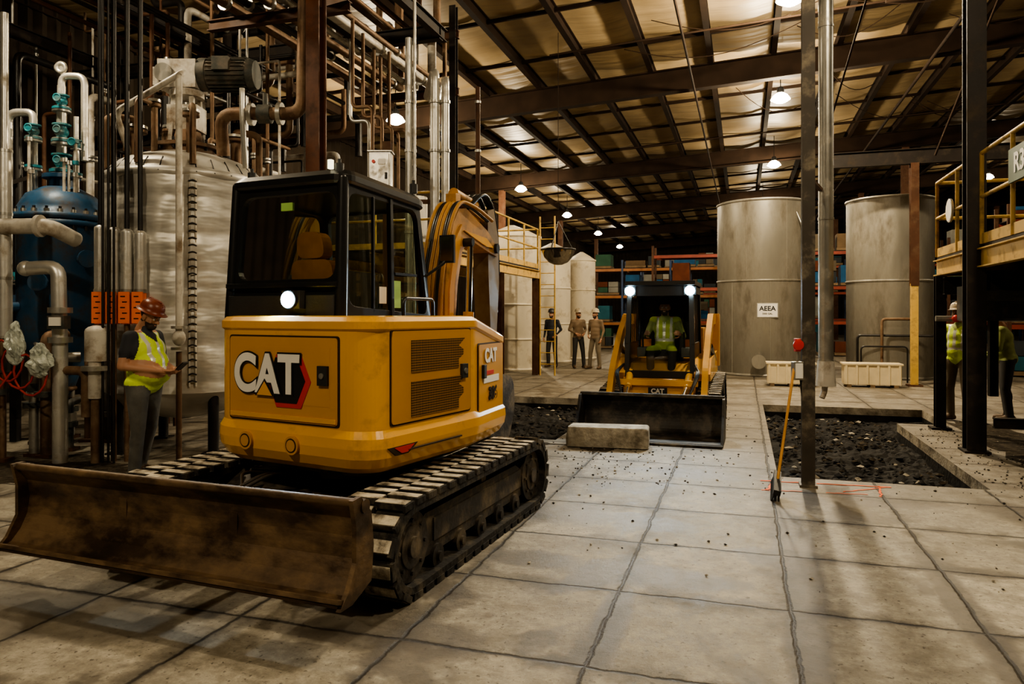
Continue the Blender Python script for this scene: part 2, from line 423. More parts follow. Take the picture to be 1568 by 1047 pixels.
for lp in ([(.32,7.7),(2.15,7.7),(2.15,12),(2.85,12),(2.85,13.8),(.32,13.8)], [(-5.1,9.1),(-2.3,9.1),(-2.3,13.7),(-5.1,13.7)]):
    for i in range(len(lp)): pitwall(lp[i], lp[(i+1) % len(lp)])
mb.done(rotz=RZ, keepn=True)

def soil(name, x0, x1, y0, y1, z):
    mb = MB(name); st = .05; nx = int((x1-x0)/st)+1; ny = int((y1-y0)/st)+1; vs = []
    for j in range(ny+1):
        for i in range(nx+1):
            x = x0+(x1-x0)*i/nx; y = y0+(y1-y0)*j/ny
            h = noise.fractal(V((x*1.3, y*1.3, 3)), 1, 2.1, 4)*.10 + noise.noise(V((x*7, y*7, 0)))*.04 + noise.noise(V((x*17, y*17, 5)))*.03
            vs.append((x, y, z+h))
    mb.add(vs, [(j*(nx+1)+i, j*(nx+1)+i+1, (j+1)*(nx+1)+i+1, (j+1)*(nx+1)+i) for j in range(ny) for i in range(nx)], SOIL, False)
    mb.done(rotz=RZ)
soil('dug_soil', .3, 2.87, 7.68, 13.82, -.24)
soil('dug_soil', -5.12, -2.28, 9.08, 13.72, -.20)

def rock(mb, c, r, m):
    vs = []; n = 6
    pts = [(0,0,1), (0,0,-1)] + [(math.cos(a), math.sin(a), random.uniform(-.4,.4)) for a in [i*2*math.pi/n for i in range(n)]]
    sc = [random.uniform(.6,1.2) for _ in range(3)]
    for p in pts:
        k = random.uniform(.7, 1.1)*r; vs.append((c[0]+p[0]*k*sc[0], c[1]+p[1]*k*sc[1], c[2]+p[2]*k*.6*sc[2]))
    fs = [(0, 2+i, 2+(i+1) % n) for i in range(n)] + [(1, 2+(i+1) % n, 2+i) for i in range(n)]
    mb.add(vs, fs, m)
mb = MB('broken_rubble')
for _ in range(2300):
    k = random.random()
    if k < .26: a, b, z = random.uniform(.4,2.1), random.uniform(7.8,13.6), -.22
    elif k < .40: a, b, z = random.uniform(-5,-2.4), random.uniform(9.2,13.6), -.18
    elif k < .68: a, b, z = random.gauss(-1.4,.7), random.uniform(6.7,13), .0
    elif k < .80: a, b, z = random.uniform(-3,3.5), random.uniform(4.5,9), .0
    else: a, b, z = random.gauss(2.6,.4), random.uniform(7.0,11.6), .0
    if z == 0 and any(p[0]-.03 < a < p[1]+.03 and p[2]-.03 < b < p[3]+.03 for p in pits): continue
    r = random.uniform(.004,.018) if z == 0 else random.uniform(.02,.06)
    rock(mb, (a, b, z+r*.4), r, random.choice([SOIL]*10+[DIRT]*4+[CONC]) if z < 0 else random.choice([SOIL, DIRT, DIRT, CONC]))
mb.done(rotz=RZ)
def dirtpatch(name, ca, cb, ra, rb, h, seed):
    mb = MB(name); n = 64; rings = []
    for k in range(8):
        t = k/7; ring = []
        for i in range(n):
            an = 2*math.pi*i/n
            wv = 1+.45*noise.noise(V((math.cos(an)*1.7, math.sin(an)*1.7, seed)))+.35*noise.noise(V((math.cos(an)*7, math.sin(an)*7, seed)))
            x = ca+math.cos(an)*ra*wv*(1-t); y = cb+math.sin(an)*rb*wv*(1-t)
            ring.append(V((x, y, .001+(h*(1-(1-t)**2)*(.5+.6*noise.noise(V((x*6, y*6, seed)))) if k else 0))))
        rings.append(ring)
    mb.loft(rings, DIRT, True, capA=False); mb.done(rotz=RZ)
dirtpatch('dirt_pile', -1.75, 10.0, .42, 1.6, .03, 1)
dirtpatch('dirt_pile', -3.3, 8.7, 1.0, .30, .04, 2)
dirtpatch('dirt_pile', 3.2, 10.4, .45, 1.9, .02, 5)
dirtpatch('dirt_pile', -7.0, 5.6, 2.2, .8, .012, 9)

for nm, p, q in (('wall_left', (WL,WB), (WL,WF)), ('wall_right', (WR,WB), (WR,WF)), ('wall_far', (WL,WF), (WR,WF)), ('wall_back', (WL,WB), (WR,WB))):
    mb = MB(nm); d = V((q[0]-p[0], q[1]-p[1], 0)); L_ = d.length; d.normalize(); nr = V((-d.y, d.x, 0))
    n = int(L_/.3)
    vs = []
    for i in range(n*2+1):
        pt = V((p[0], p[1], 0))+d*(L_*i/(2*n)) + nr*(.03 if i % 2 else -.03)
        vs += [pt, pt+V((0,0,roofz(pt.x)+.1))]
    mb.add(vs, [(2*i, 2*i+2, 2*i+3, 2*i+1) for i in range(n*2)], WALLM)
    mb.done(rotz=RZ)
mb = MB('ceiling')
nx, ny = 88, 100; vs = []
for j in range(ny+1):
    for i in range(nx+1):
        a = WL+(WR-WL)*i/nx; b = WB+(WF-WB)*j/ny
        sag = -.08*abs(math.sin(math.pi*(a-WL)/1.5)) + .03*noise.noise(V((a*1.1, b*1.6, 0)))
        vs.append((a, b, roofz(a)+sag))
mb.add(vs, [(j*(nx+1)+i, j*(nx+1)+i+1, (j+1)*(nx+1)+i+1, (j+1)*(nx+1)+i) for j in range(ny) for i in range(nx)], CEIL, True)
mb.done(rotz=RZ)
FR = [-12.2, -1.7, 8.8, 19.3, 29.8, 40.3, 50.8, 61.0]
mb = MB('roof_framing')
a = WL
while a < WR:
    z = roofz(a)-.17
    mb.ibeam((a, WB, z), (a, WF, z), .13, .26, ROOFST, .02)
    a += 1.5
for b in FR:
    mb.ibeam((WL, b, roofz(WL)-.57), (WR, b, roofz(WR)-.57), .26, .60, ROOFST, .03)
b = WB
while b < WF:
    if min(abs(b-f) for f in FR) > .5:
        mb.bar((WL, b, roofz(WL)-.13), (WR, b, roofz(WR)-.13), .06, .08, ROOFST)
    b += 2.625
for a0, r, zz in ((-1.2,.028,.93),(4.2,.04,.9),(7.3,.03,.93)):
    mb.cyl((a0, WB, roofz(a0)-zz), (a0, WF, roofz(a0)-zz), r, ROOFST, n=8)
for b0, zz in ((15.3,.9),(24.6,.93),(35,.9)):
    mb.cyl((-4, b0, roofz(-4)-zz), (16, b0, roofz(16)-zz), .022, ROOFST, n=8)
for _ in range(16):
    a0 = random.uniform(-3,9); b0 = random.uniform(10,26); a1 = a0+random.uniform(1.5,4); b1 = b0+random.uniform(-1,3)
    pts = [V((a0+(a1-a0)*t/10, b0+(b1-b0)*t/10, roofz(a0)-.35-.45*math.sin(math.pi*t/10))) for t in range(11)]
    mb.tube(pts, .010, ROOFST, n=5, fil=0)
mb.done(rotz=RZ)
def column(name, a, b, w, m, top=None, base=True, d=None):
    mb = MB(name); top = top or roofz(a)-.88
    mb.ibeam((0,0,0), (0,0,top), w, d or w, m, .02)
    if base: mb.box((0,0,.012), (w*1.35, w*1.5, .024), m)
    return mb.done(loc=rw(a, b), rotz=RZ)
column('steel_column', .57, 7.35, .115, mat('column_grey_brown', (.06,.05,.04), .5, .3, .25, 4, dirt=(.25,.21,.15), damt=.25))
for b in FR[4:7]:
    for a in (-9.9, 14.5):
        column('steel_column', a, b, .24, BROWN)
for b in FR[4:7]: column('steel_column', 5.6, b, .24, BROWN)

LCOL = (1,.82,.55)
def lamp(a, b, z, pw):
    mb = MB('high_bay_lamp')
    mb.cyl((0,0,.12), (0,0,roofz(a)-z-.12), .012, BLACKP, n=6)
    mb.cyl((0,0,.06), (0,0,.22), .09, BLKM, .055, n=20)
    for k in range(10):
        an = k*math.pi/5; mb.box((math.cos(an)*.08, math.sin(an)*.08, .13), (.03,.008,.1), BLKM, (0,0,an))
    mb.lathe([(.08,.07),(.18,.0),(.24,-.09),(.25,-.11),(.22,-.11)], ESIDE, n=28)
    mb.lathe([(.001,-.07),(.215,-.09),(.18,-.15),(.10,-.19),(.001,-.20)], EHIGH, n=24)
    p = rw(a, b, z); ob = mb.done(loc=p, rotz=RZ)
    ld = bpy.data.lights.new('high_bay_light', 'POINT'); ld.energy = pw; ld.color = LCOL; ld.shadow_soft_size = .12
    lo = bpy.data.objects.new('bulb', ld); scn.collection.objects.link(lo); lo.parent = ob; lo.location = (0,0,-.36)
for a, b, z, pw in ((-8.73,17.4,6.8,1050),(-8.66,28.5,6.8,750),(-8.67,36.7,6.8,500),(-8.75,45.5,6.8,500),(-8.9,54.8,6.8,400),
                    (.79,14.0,7.35,2400),(.91,20.4,7.35,1400),(1.06,28.8,7.25,700),(.9,39,7.2,450),(.9,49,7.2,450),
                    (2.6,3.9,7.5,850),(-8.2,6.0,6.9,620),(-3.0,-2.5,7.2,1050),(10.5,12,7.9,300),(10.5,24,7.9,300),(10.5,38,7.9,300)):  # nearest left lamp is out of view, added as fill for the left side
    lamp(a, b, z, pw)

# ================================================================== EXCAVATOR
EX = V((-1.15, 5.45, 0)); EXR = -math.radians(21.3)
mb = MB('mini_excavator')
def track(mb, circles, xc, w, pitch, lugh, mbelt, mlug, lugw=.045, th=.03):
    pts = []
    for (y, z, r) in circles:
        for k in range(40):
            a = 2*math.pi*k/40; pts.append((y+r*math.cos(a), z+r*math.sin(a)))
    h = hull2(pts); h.append(h[0])
    seg = [(V(h[i]), V(h[i+1])) for i in range(len(h)-1)]
    tot = sum((b-a).length for a, b in seg); n = int(tot/pitch)
    res = []; st = tot/n; i = 0; acc = 0
    for k in range(n*2):
        t = k*st/2
        while acc+(seg[i][1]-seg[i][0]).length < t: acc += (seg[i][1]-seg[i][0]).length; i += 1
        d = (seg[i][1]-seg[i][0]).normalized(); res.append((seg[i][0]+d*(t-acc), d))
    x0, x1 = xc-w/2, xc+w/2; vs = []
    for p, d in res:
        nrm = V((d.y, -d.x)); q = p-nrm*th*1.6
        q2 = p-nrm*lugh
        vs += [(x0, q2.x, q2.y), (x1, q2.x, q2.y), (x1, q.x-nrm.x*th, q.y-nrm.y*th), (x0, q.x-nrm.x*th, q.y-nrm.y*th)]
    fs = []
    for k in range(n*2):
        a = 4*k; b = 4*((k+1) % (n*2))
        for e in range(4): fs.append((a+e, a+(e+1) % 4, b+(e+1) % 4, b+e))
    mb.add(vs, fs, mbelt)
    for k in range(0, n*2, 2):
        p, d = res[k]
        nrm = V((d.y, -d.x)); c = p-nrm*lugh*.5; ang = math.atan2(d.y, d.x)
        c2 = c+d*st*.38
        for cc, sx in ((c, -1), (c2, 1)):
            mb.box((xc+sx*w*.24, cc.x, cc.y), (w*.5, lugw, lugh), mbelt, (ang, 0, 0))
            cc = cc+nrm*lugh*.5
            mb.box((xc+sx*w*.24, cc.x, cc.y), (w*.48, lugw*.88, .007), mlug, (ang, 0, 0))
            mb.box((xc+sx*w*.485, (cc-nrm*lugh*.6).x, (cc-nrm*lugh*.6).y), (w*.05, st*.75, lugh*1.1), mbelt, (ang, 0, 0))
for sx in (-1, 1):
    xc = sx*.86
    track(mb, [(-1.02,.285,.285), (1.02,.285,.285), (0,.28,.275)], xc, .40, .135, .036, RUB, LUG, .078)
    mb.yz([(-.85,.16),(-.95,.3),(-.8,.42),(.7,.42),(.95,.3),(.85,.16)], xc-.09, xc+.13, UNDER)
    mb.box((xc+sx*.13, .05, .3), (.02, 1.5, .14), UNDER)
    for y, r in ((-1.0,.2), (1.0,.2)):
        mb.cyl((xc-.13,y,.285), (xc+.15*sx if sx > 0 else xc-.15,y,.285), r, UNDER, n=28)
        mb.cyl((xc-.16,y,.285), (xc+.16,y,.285), r*.6, UNDER, n=24)
        mb.cyl((xc-.18,y,.285), (xc+.18,y,.285), r*.3, UNDER, n=16)
        for k in range(8):
            an = k*math.pi/4; mb.cyl((xc+sx*.14,y+math.cos(an)*r*.75,.285+math.sin(an)*r*.75), (xc+sx*.165,y+math.cos(an)*r*.75,.285+math.sin(an)*r*.75), .013, UNDER, n=6)
    for k in range(5):
        y = -.66+k*.33; mb.cyl((xc-.15,y,.13), (xc+.15,y,.13), .075, UNDER, n=18)
        mb.cyl((xc-.17,y,.13), (xc+.17,y,.13), .03, UNDER, n=12)
    mb.cyl((xc-.12,.1,.45), (xc+.12,.1,.45), .045, UNDER, n=14)
mb.yz([(-.55,.26),(-.65,.4),(-.45,.5),(.45,.5),(.65,.4),(.55,.26)], -.75, .75, UNDER)
mb.cyl((0,0,.48), (0,0,.64), .48, UNDER, n=36)
mb.cyl((0,0,.50), (0,0,.56), .55, UNDER, n=48)
prof = [(-1.88,.29),(-1.81,.31),(-1.755,.37),(-1.715,.45),(-1.70,.55),(-1.715,.64),(-1.755,.70),(-1.785,.725)]
back = [(-1.76,.735),(-1.70,.69),(-1.66,.60),(-1.66,.42),(-1.70,.33),(-1.76,.285),(-1.88,.275)]
mb.yz(prof+back, -1.15, 1.14, BLADE)
mb.box((0,-1.86,.30), (2.29,.10,.022), BLADE, (-.35,0,0))
mb.cyl((-1.15,-1.765,.728), (1.14,-1.765,.728), .022, BLADE, n=12)
for sx in (-1, 1):
    mb.yz([(-1.90,.27),(-1.80,.27),(-1.64,.33),(-1.62,.5),(-1.64,.66),(-1.73,.75),(-1.80,.745),(-1.77,.62),(-1.77,.45),(-1.83,.34)], sx*1.14-.012, sx*1.14+.012, BLADE)
    mb.cyl((sx*1.14-.02,-1.70,.7), (sx*1.14+.02,-1.70,.7), .035, BLADE, n=12)
    mb.bar((sx*.38,-1.68,.42), (sx*.42,-.5,.36), .1, .14, UNDER)
    mb.box((sx*.38,-1.66,.45), (.05,.1,.3), BLADE)
mb.cyl((0,-1.62,.58), (0,-1.05,.46), .035, CHROME); mb.cyl((0,-1.2,.49), (0,-.55,.38), .055, UNDER)
mb.box((0,-1.62,.58), (.16,.1,.12), BLADE)
for _ in range(3):
    mb.tube([(random.uniform(-.1,.1),-1.3,.55),(random.uniform(-.2,.2),-1.0,.62),(random.uniform(-.1,.1),-.5,.5)], .012, BLK, n=6)

# ---- house
H = Matrix.Rotation(-math.radians(2.7), 4, 'Z')
mb.M = H
plan = [(-.80,.80),(-.78,-.38),(-.54,-.82),(.64,-.93),(.78,-.85),(.87,.20),(.80,.86)]
pl = fillet([V((a, b, 0)) for a, b in plan], [.05,.14,.2,.12,.10,.04,.08], 6, closed=True)
def ztop(y, z): return z - max(0, y-.2)*.22 if z > 1.3 else z
def ring(s, z, oy=-.05): return [V((p.x*s, (p.y-oy)*s+oy, ztop(p.y, z))) for p in pl]
mb.loft([ring(.82,.635), ring(.92,.64), ring(.985,.68), ring(1.025,.74), ring(1.035,.80), ring(1.03,.86), ring(1.0,.905)], YEL, False, True, False)
mb.loft([ring(1.0,.905), ring(1.0,1.50)], YEL, False, False, False)
mb.loft([ring(1.0,1.50), ring(1.018,1.515), ring(1.018,1.56), ring(.985,1.588), ring(.9,1.595)], YEL, False, False, True)
mb.xy([(v.x*.8, v.y*.8) for v in pl], .59, .64, UNDER)
def panel(M, x0, x1, y0, y1, m=YEL2, t=.012, chf=.025):
    mb.M = H @ M
    def rr(o): return fillet([V((x0-o,y0-o,0)),V((x1+o,y0-o,0)),V((x1+o,y1+o,0)),V((x0-o,y1+o,0))], chf, 4, True)
    for o, z, mm in ((.011, t*.5, SEAM), (0, t, m)):
        r = rr(o); mb.loft([[V((p.x,p.y,-.02)) for p in r], [V((p.x,p.y,z)) for p in r]], mm)
A0, A1 = V((-.54,-.82,0)), V((.64,-.93,0))
FR_ = fm((A0+A1)/2, A1-A0)
B0, B1 = V((.78,-.85,0)), V((.87,.20,0))
FS = fm((B0+B1)/2, B1-B0)
C0, C1 = V((.87,.20,0)), V((.80,.86,0))
FC = fm((C0+C1)/2, C1-C0)
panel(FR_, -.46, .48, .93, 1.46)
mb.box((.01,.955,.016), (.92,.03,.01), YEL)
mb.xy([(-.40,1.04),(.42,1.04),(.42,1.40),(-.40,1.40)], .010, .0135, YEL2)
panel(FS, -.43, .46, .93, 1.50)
mb.M = H @ FS
for y0, y1 in ((1.235,1.44), (.955,1.18)):
    mb.xy([(-.24,y0),(.30,y0),(.30,y0+(y1-y0)*.3),(.36,y0+(y1-y0)*.45),(.36,y0+(y1-y0)*.62),(.30,y0+(y1-y0)*.75),(.38,y1),(-.24,y1)], -.01, .018, PERF)
mb.box((.36,1.21,.02), (.07,.1,.03), BLKM); mb.cyl((.36,1.21,.02),(.36,1.21,.045), .02, STEELG)
mb.box((.0,.765,.030), (.62,.010,.02), SEAM)
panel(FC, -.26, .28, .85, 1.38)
mb.M = H @ FC
mb.box((-.18,1.18,.02), (.05,.1,.03), BLKM)
mb.M = H @ FR_
mb.box((.375,1.23,.02), (.08,.12,.03), BLKM); mb.cyl((.375,1.23,.02),(.375,1.23,.042), .018, STEELG)
for x in (-.28,.13):
    mb.cyl((x,.79,.02), (x,.79,.046), .058, YEL2, n=28); mb.cyl((x,.79,.03), (x,.79,.0475), .045, SEAM, n=28); mb.cyl((x,.79,.03), (x,.79,.050), .036, YEL2, n=28)
mb.M = H @ FS
mb.xy([(-.50,.80),(-.20,.80),(-.30,.745),(-.42,.745)], 0, .036, SEAM)
mb.xy([(-.44,.795),(-.24,.795),(-.31,.755),(-.37,.755)], 0, .040, RED)
mb.M = H @ FR_
hx = lambda cx, cy, rx, ry: [(cx+rx*x, cy+ry*y) for x, y in ((1,.0),(.55,.95),(-.6,.95),(-1,0),(-.6,-.95),(.55,-.95))]
mb.xy(hx(.085,1.185,.185,.175), .005, .018, RED); mb.xy(hx(.065,1.19,.160,.150), .005, .021, BLK)
mb.M = H
# ---- cab
cx0, cx1, cy0, cy1 = -.66, .32, -.62, .46
zt = 2.53
def q(x, y, z): return V((x, y, z))
mb.window([q(cx0,cy0,1.58),q(cx1,cy0,1.58),q(cx1-.02,cy0+.05,zt-.02),q(cx0+.04,cy0+.05,zt-.02)],
          [q(cx0+.075,cy0+.018,1.84),q(cx1-.065,cy0+.018,1.84),q(cx1-.075,cy0+.046,zt-.11),q(cx0+.105,cy0+.046,zt-.11)], (0,.05,0), BLK, GLASS, .09, .04)
mb.window([q(cx1,cy0,1.52),q(cx1,cy1+.10,1.42),q(cx1-.02,cy1-.08,zt-.06),q(cx1-.02,cy0+.05,zt-.02)],
          [q(cx1+.0,cy0+.08,1.66),q(cx1+.0,cy1+.02,1.60),q(cx1-.02,cy1-.12,zt-.13),q(cx1-.02,cy0+.11,zt-.11)], (-.045,0,0), BLK, GLASS, .09, .06)
mb.window([q(cx0,cy0,1.0),q(cx0,cy1+.10,1.0),q(cx0+.04,cy1-.08,zt-.06),q(cx0+.04,cy0+.05,zt-.02)],
          [q(cx0,cy0+.08,1.62),q(cx0,cy1+.02,1.3),q(cx0+.035,cy1-.12,zt-.13),q(cx0+.035,cy0+.11,zt-.11)], (.045,0,0), BLK, GLASS, .08, .06)
mb.window([q(cx0,cy1+.12,1.0),q(cx1,cy1+.12,1.0),q(cx1-.02,cy1-.08,zt-.06),q(cx0+.04,cy1-.08,zt-.06)],
          [q(cx0+.07,cy1+.06,1.35),q(cx1-.07,cy1+.06,1.35),q(cx1-.07,cy1-.06,zt-.13),q(cx0+.1,cy1-.06,zt-.13)], (0,-.04,0), BLK, GLASS, .08, .04)
for x in (cx0+.01, cx1-.02): mb.capsule((x, cy0+.02, 1.55), (x+(.03 if x < 0 else -.01), cy0+.06, zt-.03), .042, .038, BLK)
mb.bar((cx1-.01,-.02,1.56), (cx1-.025,-.02,zt-.08), .035, .035, BLK)
rp = fillet([V((cx0,cy0+.01,0)),V((cx1+.015,cy0+.01,0)),V((cx1+.015,cy1-.02,0)),V((cx0,cy1-.02,0))], .12, 6, True)
def rpz(s, z, dy=0):
    mx_, my_ = (cx0+cx1)/2, (cy0+cy1)/2
    return [V((mx_+(p.x-mx_)*s, my_+(p.y-my_)*s, z-max(0,p.y-.05)*.16)) for p in rp]
mb.loft([rpz(.98,zt-.06), rpz(1.01,zt-.045), rpz(1.01,zt-.005), rpz(.95,zt+.03), rpz(.82,zt+.045)], BLK)
mb.box((-.17,-.1,zt+.04), (.5,.4,.03), BLK)
mb.box(((cx0+cx1)/2, cy0-.015, 1.80), (.94,.04,.03), BLK); mb.box(((cx0+cx1)/2, cy0-.012, 1.66), (.9,.03,.14), BLKM)
mb.box((cx1, (cy0+cy1)/2+.05, 1.55), (.06,1.1,.08), BLK)
mb.box((cx1-.01,-.25,2.02), (.02,.018,.8), BLK); mb.box((cx1-.005,.16,1.9), (.02,.3,.02), BLK)
mb.box((-.18,cy0+.06,2.34), (.10,.004,.055), STK)
mb.box((cx1-.015,.05,1.75), (.004,.12,.20), STK)
mb.box((cx1-.016,-.12,1.74), (.004,.09,.12), WHITE)
mb.box((-.02,cy0-.06,1.70), (.15,.06,.12), BLKM); mb.cyl((-.02,cy0-.08,1.70), (-.02,cy0-.115,1.70), .062, BLK, n=24)
mb.cyl((-.02,cy0-.11,1.70), (-.02,cy0-.12,1.70), .053, ELAMP, n=24)
for x, y in ((cx1-.06,cy0+.06),(cx1-.02,.3),(cx0+.15,cy0+.08)):
    mb.cyl((x,y,zt+.0), (x,y,zt+.07), .03, BLKM, n=12); mb.cyl((x,y,zt+.07), (x,y,zt+.1), .012, BLKM, n=8)
mb.box((cx1-.10,cy0+.02,zt+.06), (.03,.03,.06), mat('roof_marker_lens', (.6,.6,.5), .3, emit=(1,.9,.6), estr=3))
# seat + controls
sb = fillet([V((-.42,-.42,0)),V((.02,-.42,0)),V((.02,.08,0)),V((-.42,.08,0))], .08, 4, True)
mb.loft([[V((p.x,p.y,1.34)) for p in sb], [V((p.x,p.y,1.46)) for p in sb], [V((p.x*.95-.01,p.y*.95,1.49)) for p in sb]], SEATM)
for (w_, z0, z1, yy) in ((.20,1.48,1.98,-.36), (.12,1.99,2.17,-.42)):
    pr = fillet([V((-w_,z0,0)),V((w_,z0,0)),V((w_*.85,z1,0)),V((-w_*.85,z1,0))], .07, 4, True)
    mb.loft([[V((-.05+p.x,yy-(p.y-z0)*.12-.05,p.y)) for p in pr], [V((-.05+p.x,yy-(p.y-z0)*.12+.05,p.y)) for p in pr]], SEATM)
mb.box((-.5,-.08,1.55), (.1,.4,.2), GREY); mb.box((.12,-.08,1.55), (.1,.4,.2), GREY)
for x in (-.5,.12): mb.cyl((x,.08,1.62), (x,.12,1.85), .015, BLKM); mb.sph((x,.12,1.87), (.025,.025,.045), BLKM)
mb.box((.14,.36,1.85), (.1,.05,.16), BLKM); mb.box((-.17,0,1.2), (.8,.9,.1), GREY); mb.box((-.4,.35,1.35), (.4,.06,.25), GREY)
mb.tube([(cx1,cy1-.02,1.9),(cx1+.12,cy1+.1,2.02),(cx1+.12,cy1+.1,2.14)], .012, BLK, fil=.04)
mb.box((cx1+.13,cy1+.1,2.12), (.13,.03,.22), BLK); mb.box((cx1+.13,cy1+.083,2.12), (.11,.004,.19), CHROME)
mb.tube([(cx1+.08,.0,1.55),(cx1+.08,.0,1.72),(cx1+.08,.42,1.72),(cx1+.08,.42,1.5)], .014, BLK, fil=.05)
# ---- swing post, boom, stick, bucket
mb.M = H @ T((0,.8,0)) @ Matrix.Diagonal((1,.74,.955,1)) @ T((0,-.8,0))
bx = .17
mb.box((bx-.02,.92,.78), (.34,.32,.34), YEL); mb.cyl((bx,1.02,.55), (bx,1.02,1.05), .11, YEL, n=24)
mb.yz([(.86,.9),(1.18,.9),(1.14,1.35),(.92,1.35)], bx-.17, bx-.13, YEL); mb.yz([(.86,.9),(1.18,.9),(1.14,1.35),(.92,1.35)], bx+.13, bx+.17, YEL)
boom = [(.90,1.10),(.86,1.45),(.86,1.85),(.92,2.2),(1.06,2.5),(1.20,2.64),(1.38,2.66),(1.95,2.50),(2.22,2.38),(2.24,2.26),(1.95,2.30),(1.46,2.38),(1.28,2.26),(1.16,1.95),(1.10,1.55),(1.08,1.15),(.98,1.04)]
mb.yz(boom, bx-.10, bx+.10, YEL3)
mb.yz([(.93,1.3),(.94,1.9),(1.08,2.35),(1.24,2.5),(1.2,2.3),(1.06,1.95),(1.0,1.4)], bx+.10, bx+.112, YEL2)
mb.yz([(1.3,2.45),(1.9,2.42),(2.1,2.34),(1.9,2.34),(1.5,2.41)], bx+.10, bx+.114, YEL)
HS = mat('hose_sleeve_yellow', (.40,.20,.035), .6)
for i, x in enumerate((-.09,-.05,-.01,.03,.07,.11)):
    mb.tube([(bx+x,.84,1.15),(bx+x,.70+.02*(i%2),1.55),(bx+x,.76,2.0),(bx+x,.98,2.52),(bx+x,1.2,2.72),(bx+x*1.2,1.6,2.68),(bx+x*1.2,2.0,2.6)], .017, BLK if i % 3 == 1 else HS, fil=.15)
for sx in (-1, 1):
    mb.cyl((bx+sx*.16,1.2,.98), (bx+sx*.16,1.28,1.7), .05, YEL3, n=18); mb.cyl((bx+sx*.16,1.28,1.7), (bx+sx*.16,1.32,2.3), .028, CHROME, n=14)
mb.cyl((bx-.19,1.32,2.34), (bx+.19,1.32,2.34), .04, BLK)
mb.cyl((bx,1.3,2.80), (bx,1.85,2.74), .05, YEL3, n=18); mb.cyl((bx,1.85,2.74), (bx,2.15,2.66), .026, CHROME)
mb.box((bx,1.3,2.72), (.1,.12,.14), YEL3)
STK_ = mat('stick_dusty_steel', (.14,.085,.035), .55, .2, .3, 4, dirt=(.2,.15,.09), damt=.4)
stick = [(2.02,2.70),(2.2,2.74),(2.34,2.45),(2.36,2.0),(2.24,1.15),(2.12,1.12),(2.10,1.6),(2.04,2.1)]
mb.yz(stick, bx-.08, bx+.08, STK_)
mb.cyl((bx,2.38,2.3), (bx,2.42,1.7), .045, BLK); mb.cyl((bx,2.42,1.7), (bx,2.38,1.3), .025, CHROME)
mb.cyl((bx-.13,2.19,2.34), (bx+.13,2.19,2.34), .05, BLK); mb.cyl((bx-.12,2.17,1.18), (bx+.12,2.17,1.18), .045, BLK)
mb.bar((bx,2.38,1.32), (bx,2.16,1.0), .16, .06, BLK)
bk = fillet([V((0,1.98,1.10)),V((0,2.30,1.06)),V((0,2.36,.75)),V((0,2.15,.42)),V((0,1.8,.36)),V((0,1.62,.52))], .14, 4)
bko = [(p.y, p.z) for p in bk]; bki = [(p.y+(2.0-p.y)*.08, p.z+(.75-p.z)*.08) for p in bk]
mb.yz(bko+bki[::-1], bx-.24, bx+.24, UNDER)
for sx in (-1, 1): mb.yz(bko, bx+sx*.24-.012, bx+sx*.24+.012, UNDER)
for k in range(5): mb.bar((bx-.2+k*.1,1.66,.48), (bx-.2+k*.1,1.5,.62), .04, .03, UNDER)
for _ in range(7):
    x = bx+random.uniform(-.12,.16)
    mb.tube([(x,1.5,2.66),(x+.03,1.95,2.9),(x,2.35,2.66),(x,2.42,2.1)], .015, BLK, fil=.2)
mb.M = Matrix()
exo = mb.done(loc=EX, rotz=EXR, bevel=.008)
text('CAT', .335, H @ FR_ @ T((-.11,1.215,.024)), BLK, exo, .002, .022, 'logo_outline', .88)
text('CAT', .335, H @ FR_ @ T((-.11,1.215,.0290)), WHITE, exo, .002, .011, 'logo_letters', .88)
tri = MB('logo_triangle'); tri.xy([(-.085,0),(.085,0),(0,.11)], -.004, .004, BLK); tri.xy([(-.068,.004),(.068,.004),(0,.092)], -.004, .006, YEL); to = tri.done(parent=exo); to.matrix_local = H @ FR_ @ T((-.115,1.085,.030))
text('CAT', .14, H @ FC @ T((-.02,1.29,.018)), WHITE, exo, .002, .006, 'side_logo', .95)
text('306', .13, H @ FC @ T((.03,1.0,.018)), BLK, exo, .002, .006, 'side_number', .95)
pl_ = MB('side_decal_plate'); pl_.xy([(-.17,1.09),(.17,1.09),(.17,1.14),(-.17,1.14)], .012, .017, WHITE); pl_.xy([(-.17,1.15),(.05,1.15),(.05,1.18),(-.17,1.18)], .012, .017, RED); po = pl_.done(parent=exo); po.matrix_local = H @ FC
ld = bpy.data.lights.new('work_lamp_beam', 'SPOT'); ld.energy = 160; ld.color = (.7,.88,1); ld.spot_size = 2.2; ld.spot_blend = .8; ld.shadow_soft_size = .05
lo = bpy.data.objects.new('work_lamp_beam', ld); scn.collection.objects.link(lo); lo.parent = exo
lo.matrix_local = H @ T((-.02,-.78,1.70)) @ Euler((math.radians(70),0,math.radians(180))).to_matrix().to_4x4()

